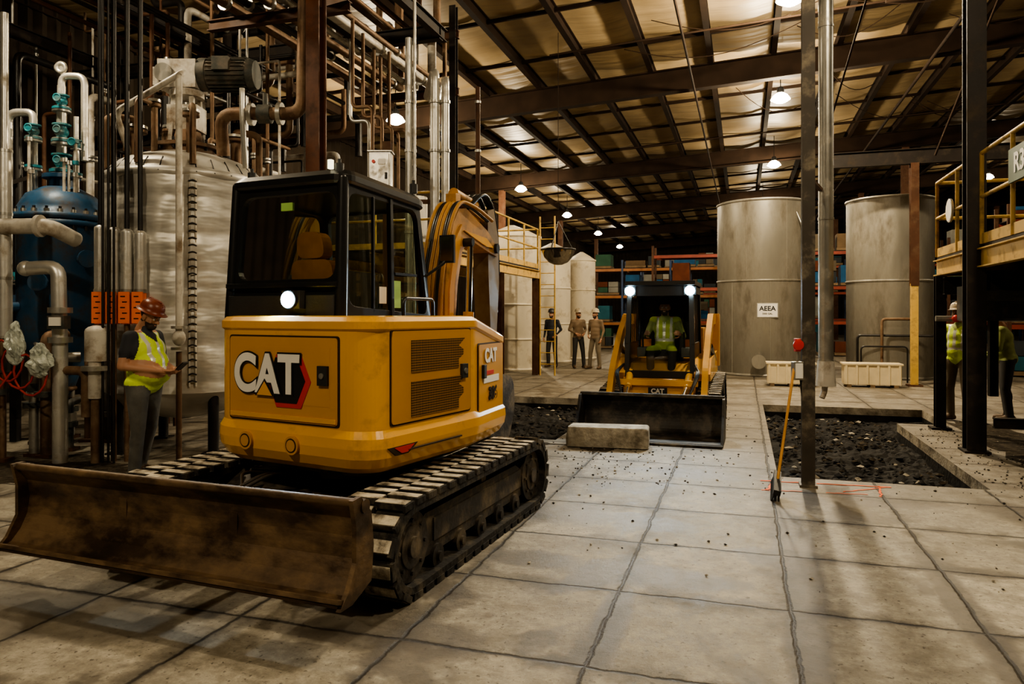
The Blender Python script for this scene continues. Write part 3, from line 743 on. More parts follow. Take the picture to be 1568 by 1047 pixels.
# ================================================================== TRACK LOADER
LO = V((2.26, 10.85, 0)); LOR = math.radians(161)
mb = MB('compact_track_loader')
for sx in (-1, 1):
    xc = sx*.68
    track(mb, [(-.85,.22,.22), (.68,.22,.22), (-.72,.55,.16), (.55,.30,.24)], xc, .32, .11, .03, RUB, LUG)
    mb.yz([(-.75,.1),(.65,.1),(.6,.35),(-.5,.55),(-.8,.5)], xc-.08, xc+.1, BLK)
    for y in (-.6,-.25,.1,.45): mb.cyl((xc-.13,y,.12), (xc+.13,y,.12), .08, UNDER, n=16)
    for y, z, r in ((-.85,.22,.15),(.68,.22,.15),(-.7,.5,.12)): mb.cyl((xc-.14,y,z), (xc+.14,y,z), r, BLK, n=20)
    mb.yz([(-1.1,.72),(.55,.68),(.62,.78),(.35,.98),(-1.1,1.05)], sx*.48, sx*.70, YEL)
    arm = fillet([V((0,-1.12,1.62)),V((0,-.35,1.62)),V((0,.15,1.34)),V((0,.72,.86)),V((0,.95,.52)),V((0,1.12,.38)),V((0,1.08,.22)),V((0,.95,.24)),V((0,.80,.45)),V((0,.60,.76)),V((0,.05,1.20)),V((0,-.4,1.45)),V((0,-1.12,1.46))], .08, 3, True)
    mb.yz([(p.y, p.z) for p in arm], sx*.60, sx*.68, YEL2)
    mb.yz([(-1.2,.8),(-.95,.8),(-.95,1.62),(-1.2,1.6)], sx*.56, sx*.73, YEL2)
    mb.cyl((sx*.66,-.8,.9), (sx*.66,.1,1.15), .045, BLK); mb.cyl((sx*.66,.1,1.15), (sx*.66,.45,1.0), .025, CHROME)
    mb.cyl((sx*.40,.75,.62), (sx*.38,1.08,.5), .035, CHROME); mb.cyl((sx*.42,.5,.8), (sx*.4,.8,.6), .05, YEL)
    mb.box((sx*.38,1.10,.34), (.10,.10,.36), YEL2)
    for k in range(3): mb.tube([(sx*.50,.5+.05*k,.9),(sx*(.54+.02*k),.85,.8),(sx*.45,1.0,.5)], .014, BLK, n=6, fil=.1)
mb.yz([(-1.25,.35),(.45,.25),(.6,.45),(.6,.70),(.3,.9),(-1.25,1.0)], -.5, .5, YEL2)
mb.box((0,-1.0,1.15), (1.0,.55,.5), YEL)
mb.yz([(.45,.3),(.72,.36),(.72,.62),(.55,.70)], -.48, .48, YEL)
mb.box((0,.76,.66), (1.10,.07,.08), YEL); mb.box((0,1.0,.36), (.9,.1,.1), YEL2)
mb.box((0,.73,.54), (.26,.02,.10), BLK)
cz0, cz1 = .72, 2.03
for sx in (-1, 1):
    mb.bar((sx*.46,.55,cz0), (sx*.43,.45,cz1), .07, .07, BLK); mb.bar((sx*.46,-.45,cz0+.2), (sx*.44,-.42,cz1), .08, .08, BLK)
    mb.bar((sx*.45,.5,1.95), (sx*.45,-.5,1.95), .06, .1, BLK); mb.box((sx*.46,.05,.95), (.04,1.0,.5), BLK)
    for k in range(6): mb.bar((sx*.455,.38-k*.15,1.2), (sx*.45,.36-k*.15,1.95), .012, .04, BLK)
    mb.box((sx*.42,.50,1.94), (.17,.07,.12), BLK); mb.cyl((sx*.42,.54,1.94), (sx*.42,.556,1.94), .066, ELAMP, n=20)
mb.box((0,0,2.05), (.98,1.12,.06), BLK); mb.box((0,.48,1.95), (.84,.06,.16), BLK); mb.box((0,.56,.76), (.9,.08,.10), BLK)
mb.box((0,-.48,1.6), (.9,.04,.75), BLK)
mb.add([(-.42,.545,.80),(.42,.545,.80),(.40,.455,1.93),(-.40,.455,1.93)], [(0,1,2,3)], glassmat('loader_glass', (.76,.78,.74)))
mb.box((0,-.15,1.02), (.5,.45,.14), BLKM); mb.box((0,-.38,1.32), (.48,.1,.6), BLKM); mb.box((0,.1,.75), (.85,.8,.06), GREY)
for sx in (-1, 1): mb.cyl((sx*.3,.1,1.1), (sx*.3,.15,1.35), .015, BLKM); mb.box((sx*.32,-.05,1.05), (.12,.4,.14), GREY)
bp = fillet([V((0,1.92,.012)),V((0,1.28,.02)),V((0,1.20,.24)),V((0,1.24,.46)),V((0,1.38,.55))], .20, 5)
bo = [(p.y, p.z) for p in bp]; bi = [(p.y+.03 if p.y < 1.7 else p.y, p.z+.028) for p in bp]
BK = mat('bucket_black_steel', (.028,.025,.022), .5, .4, .3, 5, .2, 20, dirt=(.13,.105,.08), damt=.35)
mb.yz(bo+bi[::-1], -.92, .92, BK)
for sx in (-1, 1): mb.yz([(1.92,.012),(1.28,.02),(1.21,.24),(1.25,.46),(1.38,.56),(1.50,.54),(1.62,.34)], sx*.92-.015, sx*.92+.015, BK)
mb.box((0,1.40,.555), (1.86,.07,.04), UNDER); mb.box((0,1.88,.02), (1.86,.16,.025), UNDER)
lo_ = mb.done(loc=LO, rotz=LOR, bevel=.008)
text('CAT', .09, T((0,.745,.54)) @ Matrix.Rotation(math.pi, 4, 'Z') @ Matrix.Rotation(math.pi/2, 4, 'X'), WHITE, lo_, .002, .004, 'front_logo')
for sx in (-1, 1):
    ld = bpy.data.lights.new('headlight_beam', 'SPOT'); ld.energy = 150; ld.color = (.78,.92,1); ld.spot_size = 1.8; ld.spot_blend = .8; ld.shadow_soft_size = .05
    l2 = bpy.data.objects.new('headlight_beam', ld); scn.collection.objects.link(l2); l2.parent = lo_
    l2.location = (sx*.42,.62,1.94); l2.rotation_euler = (math.radians(58),0,0)
mb = MB('concrete_chunk')
r = fillet([V((-.5,-.16,0)),V((.48,-.2,0)),V((.5,.18,0)),V((-.46,.2,0))], .03, 2, True)
mb.loft([[V((p.x*1.0,p.y,0)) for p in r], [V((p.x*1.01,p.y*1.02,.1)) for p in r], [V((p.x*.98+.01,p.y,.22)) for p in r], [V((p.x*.96,p.y*.93,.235)) for p in r]], CONC)
mb.done(loc=(1.17,8.92,0.012), rotz=math.radians(-10), bevel=.012)

# ================================================================== PEOPLE
def extract(mb, voxel, it=6):
    ob = mb.done()
    m = ob.modifiers.new('r', 'REMESH'); m.mode = 'VOXEL'; m.voxel_size = voxel
    s = ob.modifiers.new('s', 'SMOOTH'); s.factor = .5; s.iterations = it
    dg = bpy.context.evaluated_depsgraph_get(); dg.update()
    ev = ob.evaluated_get(dg); me = ev.to_mesh()
    vs = [v.co.copy() for v in me.vertices]; fs = [tuple(p.vertices) for p in me.polygons]
    ev.to_mesh_clear(); md = ob.data; bpy.data.objects.remove(ob); bpy.data.meshes.remove(md)
    return vs, fs
def segd(c, a, b):
    ab_ = b-a; t = max(0, min(1, (c-a).dot(ab_)/max(1e-9, ab_.length_squared))); return (c-(a+ab_*t)).length, t

SKIN = mat('skin', (.42,.22,.13), .5, 0, .06)
HAIR = mat('dark_hair', (.03,.017,.01), .7); EYEW = mat('eye_white', (.7,.68,.62), .3); EYEB = mat('eye_iris', (.02,.012,.008), .3)
HIVIS = mat('hi_vis_lime', (.58,.75,.06), .7, 0, .1, 6, .5, 14); STRIP = mat('reflective_strip', (.65,.66,.6), .3, .3, .05)
NAVY = mat('dark_shirt', (.02,.022,.028), .8); JEANS = mat('grey_jeans', (.11,.108,.10), .85, 0, .25, 8, .6, 10)
BOOTM = mat('work_boot', (.1,.06,.03), .6); HATO = mat('orange_hard_hat', (.17,.036,.014), .35, 0, .08); HATW = mat('white_hard_hat', (.40,.34,.24), .4); HATD = mat('dark_hard_hat', (.03,.03,.035), .4)
TAN = mat('tan_shirt', (.16,.11,.065), .8); DJACK = mat('dark_jacket', (.02,.022,.03), .8); DPANT = mat('dark_trousers', (.03,.028,.026), .85)
GREENS = mat('yellow_green_shirt', (.24,.28,.09), .8, 0, .2, 8, .5, 10); KHAKI = mat('khaki_trousers', (.15,.12,.08), .85); OPV = mat('operator_vest', (.35,.42,.06), .8)

def hand(tmp, w, d, pn, side):
    d = V(d).normalized(); pn = (V(pn)-d*V(pn).dot(d)).normalized(); lat = d.cross(pn).normalized()*side
    m = SKIN; tmp.capsule(w, w+d*.02, .026, .028, m, 8)
    for k in (-1.5,-.5,.5,1.5): tmp.capsule(w+d*.02+lat*k*.012, w+d*.085+lat*k*.019, .014, .012, m, 8)
    for k, L in zip((-1.5,-.5,.5,1.5), (.075,.086,.080,.062)):
        p = w+d*.088+lat*k*.020; ang = 0
        for q, f in enumerate((.42,.32,.26)):
            ang += (.45,.6,.45)[q]
            nd = d*math.cos(ang)+pn*math.sin(ang); e = p+nd*L*f
            tmp.capsule(p, e, .0095-.0008*q, .0088-.0008*q, m, 8); p = e
    p = w+d*.03-lat*.028
    for q, (la, L) in enumerate(((.9,.04),(.45,.032),(.2,.026))):
        nd = (d*math.cos(la)-lat*math.sin(la)+pn*(.35+.25*q)).normalized(); e = p+nd*L
        tmp.capsule(p, e, .012-.001*q, .011-.001*q, m, 8); p = e

def person(loc, yaw, J=None, shirt=NAVY, vest=None, pants=JEANS, hat=HATW, skin=SKIN, short=False, beard=True, head=(0,0,0), bulk=1.0, vox=.014, scale=1.0, hvox=.006, name='construction_worker', boots=BOOTM, phone=False, palms=None, belly=0):
    D = dict(pelvis=(0,0,.95), neck=(0,-.01,1.47), head=(0,.02,1.62), hipR=(.09,0,.92), hipL=(-.09,0,.92), kneeR=(.12,.03,.5), kneeL=(-.12,.03,.5),
             ankR=(.13,-.02,.09), ankL=(-.13,-.02,.09), toeR=(.16,.14,.045), toeL=(-.16,.14,.045), shR=(.185,-.01,1.40), shL=(-.185,-.01,1.40),
             elR=(.25,-.04,1.13), elL=(-.25,-.04,1.13), wrR=(.24,.07,.90), wrL=(-.24,.07,.90))
    if J: D.update(J)
    D = {k: V(v) for k, v in D.items()}
    q = bulk; t = MB('tmp'); m = skin
    up = (D['neck']-D['pelvis']); U = up.normalized(); R = (D['shR']-D['shL']).normalized(); F = U.cross(R).normalized()
    RM = Matrix((R, F, U)).transposed()
    def tor(h, s, fo=0): t.sph(D['pelvis']+up*h+F*fo, s, m, 20, 12, RM)
    tor(-.02, (.165*q,.125*q,.12)); tor(.18, (.158*q,.125*q+belly,.14), .015*q+belly*.7); tor(.38, (.165*q,.128*q+belly*.6,.15), .012*q+belly*.4); tor(.62, (.178*q,.13*q,.16)); tor(.80, (.165,.105,.10))
    t.capsule(D['shL'], D['shR'], .066, .066, m); t.capsule(D['neck']-U*.06, D['neck']+U*.03, .075, .056, m)
    segs = [(D['pelvis']+U*.07, D['neck']-U*.03, .15*q, .12, 'torso')]
    def limb(a, b, r0, r1, lab): t.capsule(D[a], D[b], r0, r1, m, 14); segs.append((D[a], D[b], r0, r1, lab))
    for s in 'RL':
        limb('hip'+s, 'knee'+s, .092*q, .068, 'pants'); limb('knee'+s, 'ank'+s, .066, .058, 'pants')
        limb('sh'+s, 'el'+s, .058, .047, 'sleeve'); limb('el'+s, 'wr'+s, .042, .027, 'fore')
        a, b = D['ank'+s], D['toe'+s]; back = a+(a-b)*.35; back.z = b.z
        t.capsule(a-V((0,0,.0)), V((a.x,a.y,b.z+.01)), .048, .045, m); t.capsule(back, b, .042, .04, m); t.capsule(V((a.x,a.y,a.z-.02)), b, .045, .036, m)
        segs.append((back, b, .05, .045, 'boot')); segs.append((V((a.x,a.y,a.z-.03)), b, .05, .05, 'boot'))
        if short: mid = D['sh'+s].lerp(D['el'+s], .55); t.capsule(D['sh'+s], mid, .066, .062, m)
        calf = D['knee'+s].lerp(D['ank'+s], .3)+F*-.01; t.sph(calf, (.062,.066,.12), m)
    vs, fs = extract(t, vox, 4)
    o = MB(name)
    cols = {'pants': pants, 'boot': boots, 'fore': skin if short else shirt, 'sleeve': shirt, 'torso': vest or shirt}
    groups = {}
    inv = RM.inverted()
    for f in fs:
        c = sum((vs[i] for i in f), V())/len(f); best = None
        for a, b, r0, r1, lab in segs:
            d, tt = segd(c, a, b); d -= r0+(r1-r0)*tt
            if best is None or d < best[0]: best = (d, lab, tt)
        lab = best[1]; mm = cols[lab]
        if lab == 'sleeve' and short and best[2] > .72: mm = skin
        if lab == 'torso' or (lab == 'pants' and (c-D['pelvis']).dot(U) > -.02 and c.z > D['hipR'].z):
            lc = inv @ (c-D['pelvis']); mm = vest or shirt
            if vest:
                if .12 < lc.z < .165 or (.085 < abs(lc.x) < .125 and lc.z > .165): mm = STRIP
                if abs(lc.x) < .02 and lc.z > .15 and lc.y > 0: mm = STRIP
            if lc.z > up.length-.015: mm = skin
            if vest and abs(lc.x) < .07 and lc.y > 0 and lc.z > up.length-.11+abs(lc.x): mm = shirt
        if lab == 'sleeve' and vest and best[2] < .1 and not short: mm = vest
        groups.setdefault(mm.name, (mm, []))[1].append(f)
    off = len(o.V); o.V += [tuple(v) for v in vs]
    for mm, ff in groups.values():
        k = o.mi(mm)
        for f in ff: o.F.append([off+i for i in f]); o.I.append(k); o.S.append(True)
    t = MB('tmp')
    t.sph((0,-.012,.035), (.076,.096,.092), m, 20, 14); t.sph((0,.02,-.028), (.063,.07,.085), m, 18, 12); t.sph((0,.052,-.088), (.036,.036,.028), m)
    t.capsule((0,.088,.012), (0,.112,-.024), .009, .014, m); t.capsule((-.012,.098,-.028), (.012,.098,-.028), .010, .010, m)
    t.capsule((-.032,.076,.024), (.032,.076,.024), .014, .014, m); t.capsule((-.02,.084,-.056), (.02,.084,-.056), .009, .009, m)
    for sx in (-1, 1): t.sph((sx*.077,-.004,-.006), (.012,.024,.034), m); t.sph((sx*.042,.058,-.03), (.022,.02,.022), m)
    if beard: t.sph((0,.05,-.08), (.05,.05,.045), m)
    t.capsule((0,-.022,-.05), (0,-.04,-.17), .056, .062, m)
    hv, hf = extract(t, hvox, 2)
    HM = Matrix.Translation(D['head']) @ Euler(head).to_matrix().to_4x4()
    off = len(o.V); o.V += [tuple(HM @ v) for v in hv]
    for f in hf:
        c = sum((hv[i] for i in f), V())/len(f); mm = skin
        if c.z > .05 or (c.y < -.015 and c.z > -.06 and abs(c.x) < .074): mm = HAIR
        if beard and c.y > .012 and -.125 < c.z < -.042 and not (abs(c.x) < .018 and -.064 < c.z < -.05): mm = HAIR
        k = o.mi(mm); o.F.append([off+i for i in f]); o.I.append(k); o.S.append(True)
    o.M = HM
    for sx in (-1, 1):
        o.sph((sx*.03,.078,.002), .0125, EYEW); o.sph((sx*.03,.0875,.002), .006, EYEB); o.capsule((sx*.018,.093,.024), (sx*.045,.085,.024), .004, .003, HAIR, 6)
    if hat:
        o.lathe([(.135,.055),(.128,.06),(.108,.066),(.106,.10),(.095,.138),(.07,.165),(.035,.178),(.002,.18)], hat, (0,-.008,0), 28, (1,1.16,1))
        o.sph((0,.10,.058), (.085,.065,.009), hat); o.capsule((0,.09,.14), (0,-.10,.14), .014, .014, hat); o.capsule((0,.06,.172), (0,-.07,.172), .013, .013, hat)
    o.M = Matrix()
    t = MB('tmp')
    for s, sd in (('R', 1), ('L', -1)):
        d = (D['wr'+s]-D['el'+s]).normalized(); pn = (palms or {}).get(s, (-sd, 0, 0.0))
        hand(t, D['wr'+s]+d*.01, d, pn, sd)
    gv, gf = extract(t, max(hvox*.75, .0045), 1)
    off = len(o.V); o.V += [tuple(v) for v in gv]; k = o.mi(skin)
    for f in gf: o.F.append([off+i for i in f]); o.I.append(k); o.S.append(True)
    if phone: o.box((0.0,.415,1.10), (.085,.012,.17), BLK, (-.9,0,0))
    ob = o.done(loc=loc, rotz=yaw, keepn=True); ob.scale = (scale,)*3
    return ob

person((-3.62,7.2,0), math.radians(-104), dict(elR=(.26,-.03,1.12), elL=(-.27,.0,1.12), wrR=(.10,.27,1.07), wrL=(-.10,.27,1.07), head=(0,.07,1.60), neck=(0,.015,1.46),
       kneeR=(.14,.05,.5), ankR=(.17,.03,.09), toeR=(.21,.19,.045), kneeL=(-.11,-.02,.5), ankL=(-.13,-.16,.09), toeL=(-.16,0,.045)),
       shirt=NAVY, vest=HIVIS, pants=JEANS, hat=HATO, short=True, head=(-.42,0,0), bulk=1.26, belly=.05, vox=.012, hvox=.005, phone=True, palms=dict(R=(-.6,0,.8), L=(.6,0,.8)), scale=.99)
person((1.22,22.3,0), math.radians(150), dict(elL=(-.27,-.07,1.15), wrL=(-.2,.1,1.0)), shirt=DJACK, pants=DPANT, hat=HATD, vox=.02, hvox=.008)
person((1.98,21.9,0), math.radians(200), dict(elR=(.27,-.05,1.15), wrR=(.14,.14,1.05), elL=(-.27,-.05,1.15), wrL=(-.14,.14,1.05), kneeL=(-.13,.06,.5), ankL=(-.17,.05,.09), toeL=(-.22,.2,.045)), shirt=TAN, pants=DPANT, hat=HATW, vox=.02, hvox=.008)
person((2.47,21.6,0), math.radians(140), dict(elR=(.27,-.05,1.13), wrR=(.18,.12,1.0), kneeR=(.14,.06,.5), ankR=(.19,.03,.09), toeR=(.24,.18,.045)), shirt=TAN, pants=KHAKI, hat=HATW, vox=.02, hvox=.008)
person((6.72,11.0,0), math.radians(120), dict(wrR=(.2,.2,1.0)), shirt=GREENS, vest=HIVIS, pants=KHAKI, hat=HATW, vox=.016, hvox=.007)
person((7.45,11.0,0), math.radians(60), dict(neck=(0,.1,1.44), head=(0,.17,1.57), shR=(.18,.09,1.37), shL=(-.18,.09,1.37), elR=(.25,.12,1.1), elL=(-.25,.12,1.1), wrR=(.2,.3,.95), wrL=(-.2,.3,.95)), shirt=GREENS, pants=DPANT, hat=HATW, head=(-.4,0,0), bulk=1.1, vox=.016, hvox=.007)
op = dict(pelvis=(0,-.08,.62), neck=(0,-.1,1.13), head=(0,-.07,1.27), hipR=(.1,-.05,.6), hipL=(-.1,-.05,.6), kneeR=(.17,.36,.62), kneeL=(-.17,.36,.62), ankR=(.15,.42,.24), ankL=(-.15,.42,.24), toeR=(.16,.56,.2), toeL=(-.16,.56,.2),
          shR=(.185,-.11,1.07), shL=(-.185,-.11,1.07), elR=(.29,-.05,.82), elL=(-.29,-.05,.82), wrR=(.26,.16,.86), wrL=(-.26,.16,.86))
person(LO+V((0,0,.5)), LOR, op, shirt=GREENS, vest=OPV, pants=DPANT, hat=HATD, vox=.016, hvox=.007, scale=.95)

# ================================================================== LEFT PROCESS AREA
TX, TY = -4.0, 9.0
mb = MB('insulated_reactor_tank')
R0 = .90
n = 96; rings = []
zz = .72; zs = []
while zz < 3.2: zs.append(zz); zz += .035
for z in zs:
    ring_ = []
    for k in range(n):
        a = 2*math.pi*k/n
        band = abs(math.sin(z*math.pi/.42))
        rr = R0 + .028*band**.6 + .028*noise.noise(V((math.cos(a)*3.2, math.sin(a)*3.2, z*3.5))) + .007*noise.noise(V((math.cos(a)*7, math.sin(a)*7, z*16)))
        ring_.append(V((rr*math.cos(a), rr*math.sin(a), z)))
    rings.append(ring_)
for t in range(1, 9):
    q_ = t/8*math.pi/2*.93
    rings.append([V((R0*math.cos(q_)*math.cos(2*math.pi*k/n), R0*math.cos(q_)*math.sin(2*math.pi*k/n), 3.2+.38*math.sin(q_))) for k in range(n)])
mb.loft(rings, JACKET, True)
mb.lathe([(.3,.38),(.7,.5),(R0-.02,.72),(R0-.01,.74)], JACKET, n=48)
mb.lathe([(R0+.0,3.14),(R0+.04,3.17),(R0+.04,3.24),(R0,3.26)], JACKET, n=64)
for k in range(4):
    a = math.pi/4+k*math.pi/2; mb.cyl((math.cos(a)*.78, math.sin(a)*.78, 0), (math.cos(a)*.78, math.sin(a)*.78, .8), .06, BLACKP); mb.box((math.cos(a)*.78, math.sin(a)*.78, .01), (.2,.2,.02), BLACKP)
def onr(a, z, o=0): return V((math.cos(a)*(R0+o), math.sin(a)*(R0+o), z))
for sa in (math.atan2(-1, .52), math.atan2(-1,-1.6)):
    for da in (-.035, .035): mb.tube([onr(sa+da, .8, .03), onr(sa+da, 3.15, .03)], .012, WPIPE, n=6)
    z = .85
    while z < 3.1:
        mb.tube([onr(sa-.045, z, .04), onr(sa, z+.02, .05), onr(sa+.045, z, .04)], .009, BLACKP, n=5); z += .08
for k in range(30):
    a = 2*math.pi*k/30; mb.tube([V((math.cos(a)*(R0+.04), math.sin(a)*(R0+.04), 3.2)), V((math.cos(a)*.80, math.sin(a)*.80, 3.38))], .008, BLACKP, n=5)
mb.cyl((0,0,3.5), (0,0,3.62), .34, RUST, n=32); mb.cyl((0,0,3.62), (0,0,3.66), .40, RUST, n=32)
for k in range(12):
    a = k*math.pi/6; mb.cyl((math.cos(a)*.36, math.sin(a)*.36, 3.58), (math.cos(a)*.36, math.sin(a)*.36, 3.71), .018, BLACKP, n=6)
mb.cyl((0,0,3.66), (0,0,3.85), .2, RUST, .16)
for k in range(4):
    a = math.pi/4+k*math.pi/2; mb.bar((math.cos(a)*.2, math.sin(a)*.2, 3.66), (math.cos(a)*.15, math.sin(a)*.15, 4.3), .05, .05, WPIPE)
mb.cyl((0,0,3.7), (0,0,4.2), .06, STEELG); mb.box((0,0,4.0), (.36,.3,.3), WPIPE); mb.cyl((0,0,4.26), (0,0,4.34), .2, WPIPE, n=24)
mb.box((-.05,0,4.52), (.46,.36,.34), WPIPE); mb.box((-.3,0,4.5), (.12,.25,.22), WPIPE); mb.cyl((-.2,-.19,4.52), (-.2,-.22,4.52), .11, STEELG, n=24)
mb.cyl((.18,0,4.55), (.28,0,4.55), .2, FOAM, n=28); mb.cyl((.28,0,4.55), (.78,0,4.55), .185, FOAM, n=28)
for k in range(24):
    a = k*2*math.pi/24; mb.box((.53, math.cos(a)*.195, 4.55+math.sin(a)*.195), (.46,.03,.012), FOAM, (a,0,0))
mb.cyl((.78,0,4.55), (.86,0,4.55), .2, FOAM, .17, n=28); mb.box((.5,-.2,4.62), (.2,.1,.16), FOAM)
for a, r, h in ((.6,.09,.35), (2.3,.08,.5), (3.8,.1,.3), (5.2,.07,.45), (1.5,.06,.3), (4.5,.05,.55)):
    x, y = math.cos(a)*.58, math.sin(a)*.58
    mb.cyl((x,y,3.35), (x,y,3.45+h), r*.7, RUST, n=16); mb.cyl((x,y,3.45+h), (x,y,3.48+h), r*1.4, RUST, n=20); mb.cyl((x,y,3.5+h), (x,y,3.53+h), r*1.4, STEELG, n=20)
    mb.tube([(x,y,3.5+h), (x,y,3.75+h*.5), (x*1.5,y*1.5,3.75+h*.5), (x*1.5,y*1.5,3.3)], r*.5, RUST, fil=.1)
mb.done(loc=(TX,TY,0))

mb = MB('blue_process_vessel')
mb.lathe([(.001,.55),(.12,.57),(.2,.8),(.46,1.3),(.5,1.45),(.5,2.62),(.52,2.68),(.52,2.72)], BLUEV, n=40)
mb.lathe([(.5,2.72),(.58,2.72),(.58,2.78),(.5,2.78)], BLUEV, n=40); mb.lathe([(.5,2.80),(.58,2.80),(.58,2.87),(.5,2.88),(.49,2.98),(.40,3.14),(.22,3.24),(.05,3.27),(.001,3.27)], BLUEV, n=40)
for k in range(24):
    a = k*math.pi/12; x, y = math.cos(a)*.55, math.sin(a)*.55
    mb.cyl((x,y,2.66), (x,y,2.94), .017, BLACKP, n=6); mb.cyl((x,y,2.87), (x,y,2.91), .032, STEELG, n=6)
for k in range(4):
    a = .5+k*math.pi/2; x, y = math.cos(a)*.5, math.sin(a)*.5
    mb.bar((x,y,0), (x,y,1.9), .09, .09, BLACKP); mb.box((x,y,1.75), (.16,.16,.2), BLUEV)
mb.cyl((0,0,3.2), (0,0,3.36), .14, BLUEV, n=24); mb.cyl((0,0,3.36), (0,0,3.41), .22, BLUEV, n=24)
def stack(mb, x, y, z0, parts):
    z = z0
    for kind, h, r in parts:
        if kind == 'p': mb.cyl((x,y,z), (x,y,z+h), r, INSUL, n=16)
        if kind == 'f': mb.cyl((x,y,z), (x,y,z+h*.4), r, STEELG, n=20); mb.cyl((x,y,z+h*.55), (x,y,z+h), r, TEAL, n=20)
        if kind == 'v':
            mb.cyl((x,y,z), (x,y,z+h), r*.75, TEAL, n=16); mb.sph((x,y,z+h/2), (r,r,h*.36), TEAL, 18, 12)
            mb.cyl((x,y-.05,z+h/2), (x+.05,y-.17,z+h/2), .02, STEELG); mb.lathe([(.045,0),(.055,.008),(.045,.014),(.035,.006)], TEAL, (x+.05,y-.18,z+h/2), 16, R=Euler((math.pi/2,0,0)).to_matrix())
            for s in (-1, 1): mb.cyl((x,y,z+h/2+s*h*.42), (x,y,z+h/2+s*h*.52), r*1.3, TEAL if s > 0 else STEELG, n=20)
        z += h
stack(mb, 0, 0, 3.4, [('f',.08,.14),('v',.2,.09),('p',.12,.06),('f',.07,.12),('v',.2,.085),('p',.16,.06),('f',.06,.11),('v',.16,.07),('p',.12,.05)])
mb.tube([(0,0,4.5),(0,0,4.7),(.3,0,4.7),(.3,0,3.6)], .045, INSUL, fil=.12)
mb.lathe([(.06,-.02),(.09,0),(.06,.02),(.03,0)], STEELG, (0,-.02,4.8), 20, R=Euler((math.pi/2,0,0)).to_matrix())
stack(mb, -.3, -.1, 3.15, [('p',.3,.05),('f',.07,.1),('p',.3,.05),('f',.06,.1),('v',.16,.07)])
mb.tube([(-.3,-.1,4.0),(-.3,-.1,4.2),(-.62,-.1,4.2),(-.62,-.1,2.2)], .05, INSUL, fil=.12)
stack(mb, .28, -.15, 3.1, [('p',.25,.035),('f',.06,.07),('p',.3,.035),('v',.12,.05),('p',.3,.03)])
for k in range(8):
    a = random.uniform(3.3,6.1); x, y = math.cos(a)*.36, math.sin(a)*.36; h = random.uniform(.15,.7)
    mb.cyl((x,y,3.1), (x,y,3.2+h), .018, random.choice([STEELG,RUST,WPIPE]), n=10); mb.cyl((x,y,3.15+h), (x,y,3.2+h), .04, random.choice([TEAL,STEELG]), n=14)
for k in range(3):
    a = -2.2+k*.8; x, y = math.cos(a)*.5, math.sin(a)*.5; z = 1.7+.3*k
    mb.cyl((x,y,z), (x*1.3,y*1.3,z), .06, BLUEV); mb.cyl((x*1.3,y*1.3,z), (x*1.36,y*1.36,z), .11, BLUEV, n=20)
mb.done(loc=(-5.85,9.5,0))

mb = MB('process_piping')
mb.tube([(-5.58,8,0),(-5.58,8,1.35)], .045, RUST); mb.cyl((-5.55,8,1.35), (-5.55,8,3.4), .075, INSUL, n=20); mb.tube([(-5.55,8,3.4),(-5.55,8,4.9)], .04, INSUL)
for z in (1.36,2.0,2.7,3.39): mb.cyl((-5.55,8,z-.015), (-5.55,8,z+.015), .08, STEELG, n=20)
mb.tube([(-6.4,8.0,2.56),(-5.0,7.9,2.56),(-4.95,8.3,2.45)], .085, WPIPE, n=18, fil=.15)
mb.cyl((-5.12,7.9,2.56), (-5.08,7.9,2.56), .12, WPIPE, n=20)
mb.tube([(-5.25,7.9,2.1),(-4.9,7.9,2.12),(-4.88,7.9,1.2),(-4.88,7.9,.0)], .075, INSUL, n=18, fil=.12); mb.sph((-5.25,7.9,2.1), .085, INSUL)
mb.cyl((-4.88,7.9,1.62), (-4.88,7.9,1.68), .12, STEELG, n=20); mb.cyl((-4.88,7.9,1.3), (-4.88,7.9,1.36), .12, STEELG, n=20); mb.box((-4.82,7.78,1.52), (.18,.12,.14), FOAM); mb.box((-4.82,7.71,1.53), (.12,.02,.09), WHITE)
mb.tube([(-4.88,7.9,1.0),(-4.6,7.9,1.0),(-4.6,7.9,.5)], .05, RUST)
for i, x in enumerate((-4.50,-4.355,-4.21,-4.065)):
    mb.cyl((x,8.0,2.5), (x,8.0,7.3), .026, BLACKP, n=12)
    mb.cyl((x,8.0,1.86), (x,8.0,2.54-.02*i), .064, INSUL, n=24); mb.lathe([(.064,0),(.06,.02),(.03,.04)], INSUL, (x,8.0,2.54-.02*i), 24)
    mb.cyl((x,8.0,1.84), (x,8.0,1.88), .07, STEELG, n=24)
    mb.cyl((x,8.0,1.50), (x,8.0,1.86), .060, ORANGE, n=24)
    mb.box((x,7.935,1.68), (.12,.012,.34), ORANGE)
    for k in range(5): mb.box((x-.01+.02*(k % 2),7.927,1.80-.06*k), (.05,.004,.012), BLK)
    mb.cyl((x,8.0,0), (x,8.0,1.50), .03, RUST, n=12)
for j in range(3): mb.tube([(-4.42+.06*j,7.9,6.5),(-4.42+.06*j,7.9,0)] , .014, BLACKP, n=8)
mb.cyl((-4.5,7.95,1.1), (-4.5,7.95,1.42), .13, WPIPE, n=24); mb.sph((-4.5,7.95,1.42), (.13,.13,.07), WPIPE); mb.cyl((-4.5,7.9,.7), (-4.5,7.9,1.1), .07, WPIPE, n=18); mb.cyl((-4.5,7.9,1.0), (-4.5,7.9,1.05), .14, STEELG, n=20)
mb.cyl((-4.5,7.9,0), (-4.5,7.9,.7), .045, RUST)
mb.tube([(-3.62,7.95,4.2),(-3.62,7.95,1.4)], .035, WPIPE, n=14); mb.sph((-3.62,7.95,1.35), (.07,.07,.09), WPIPE); mb.cyl((-3.62,7.95,1.2), (-3.62,7.95,0), .03, RUST)
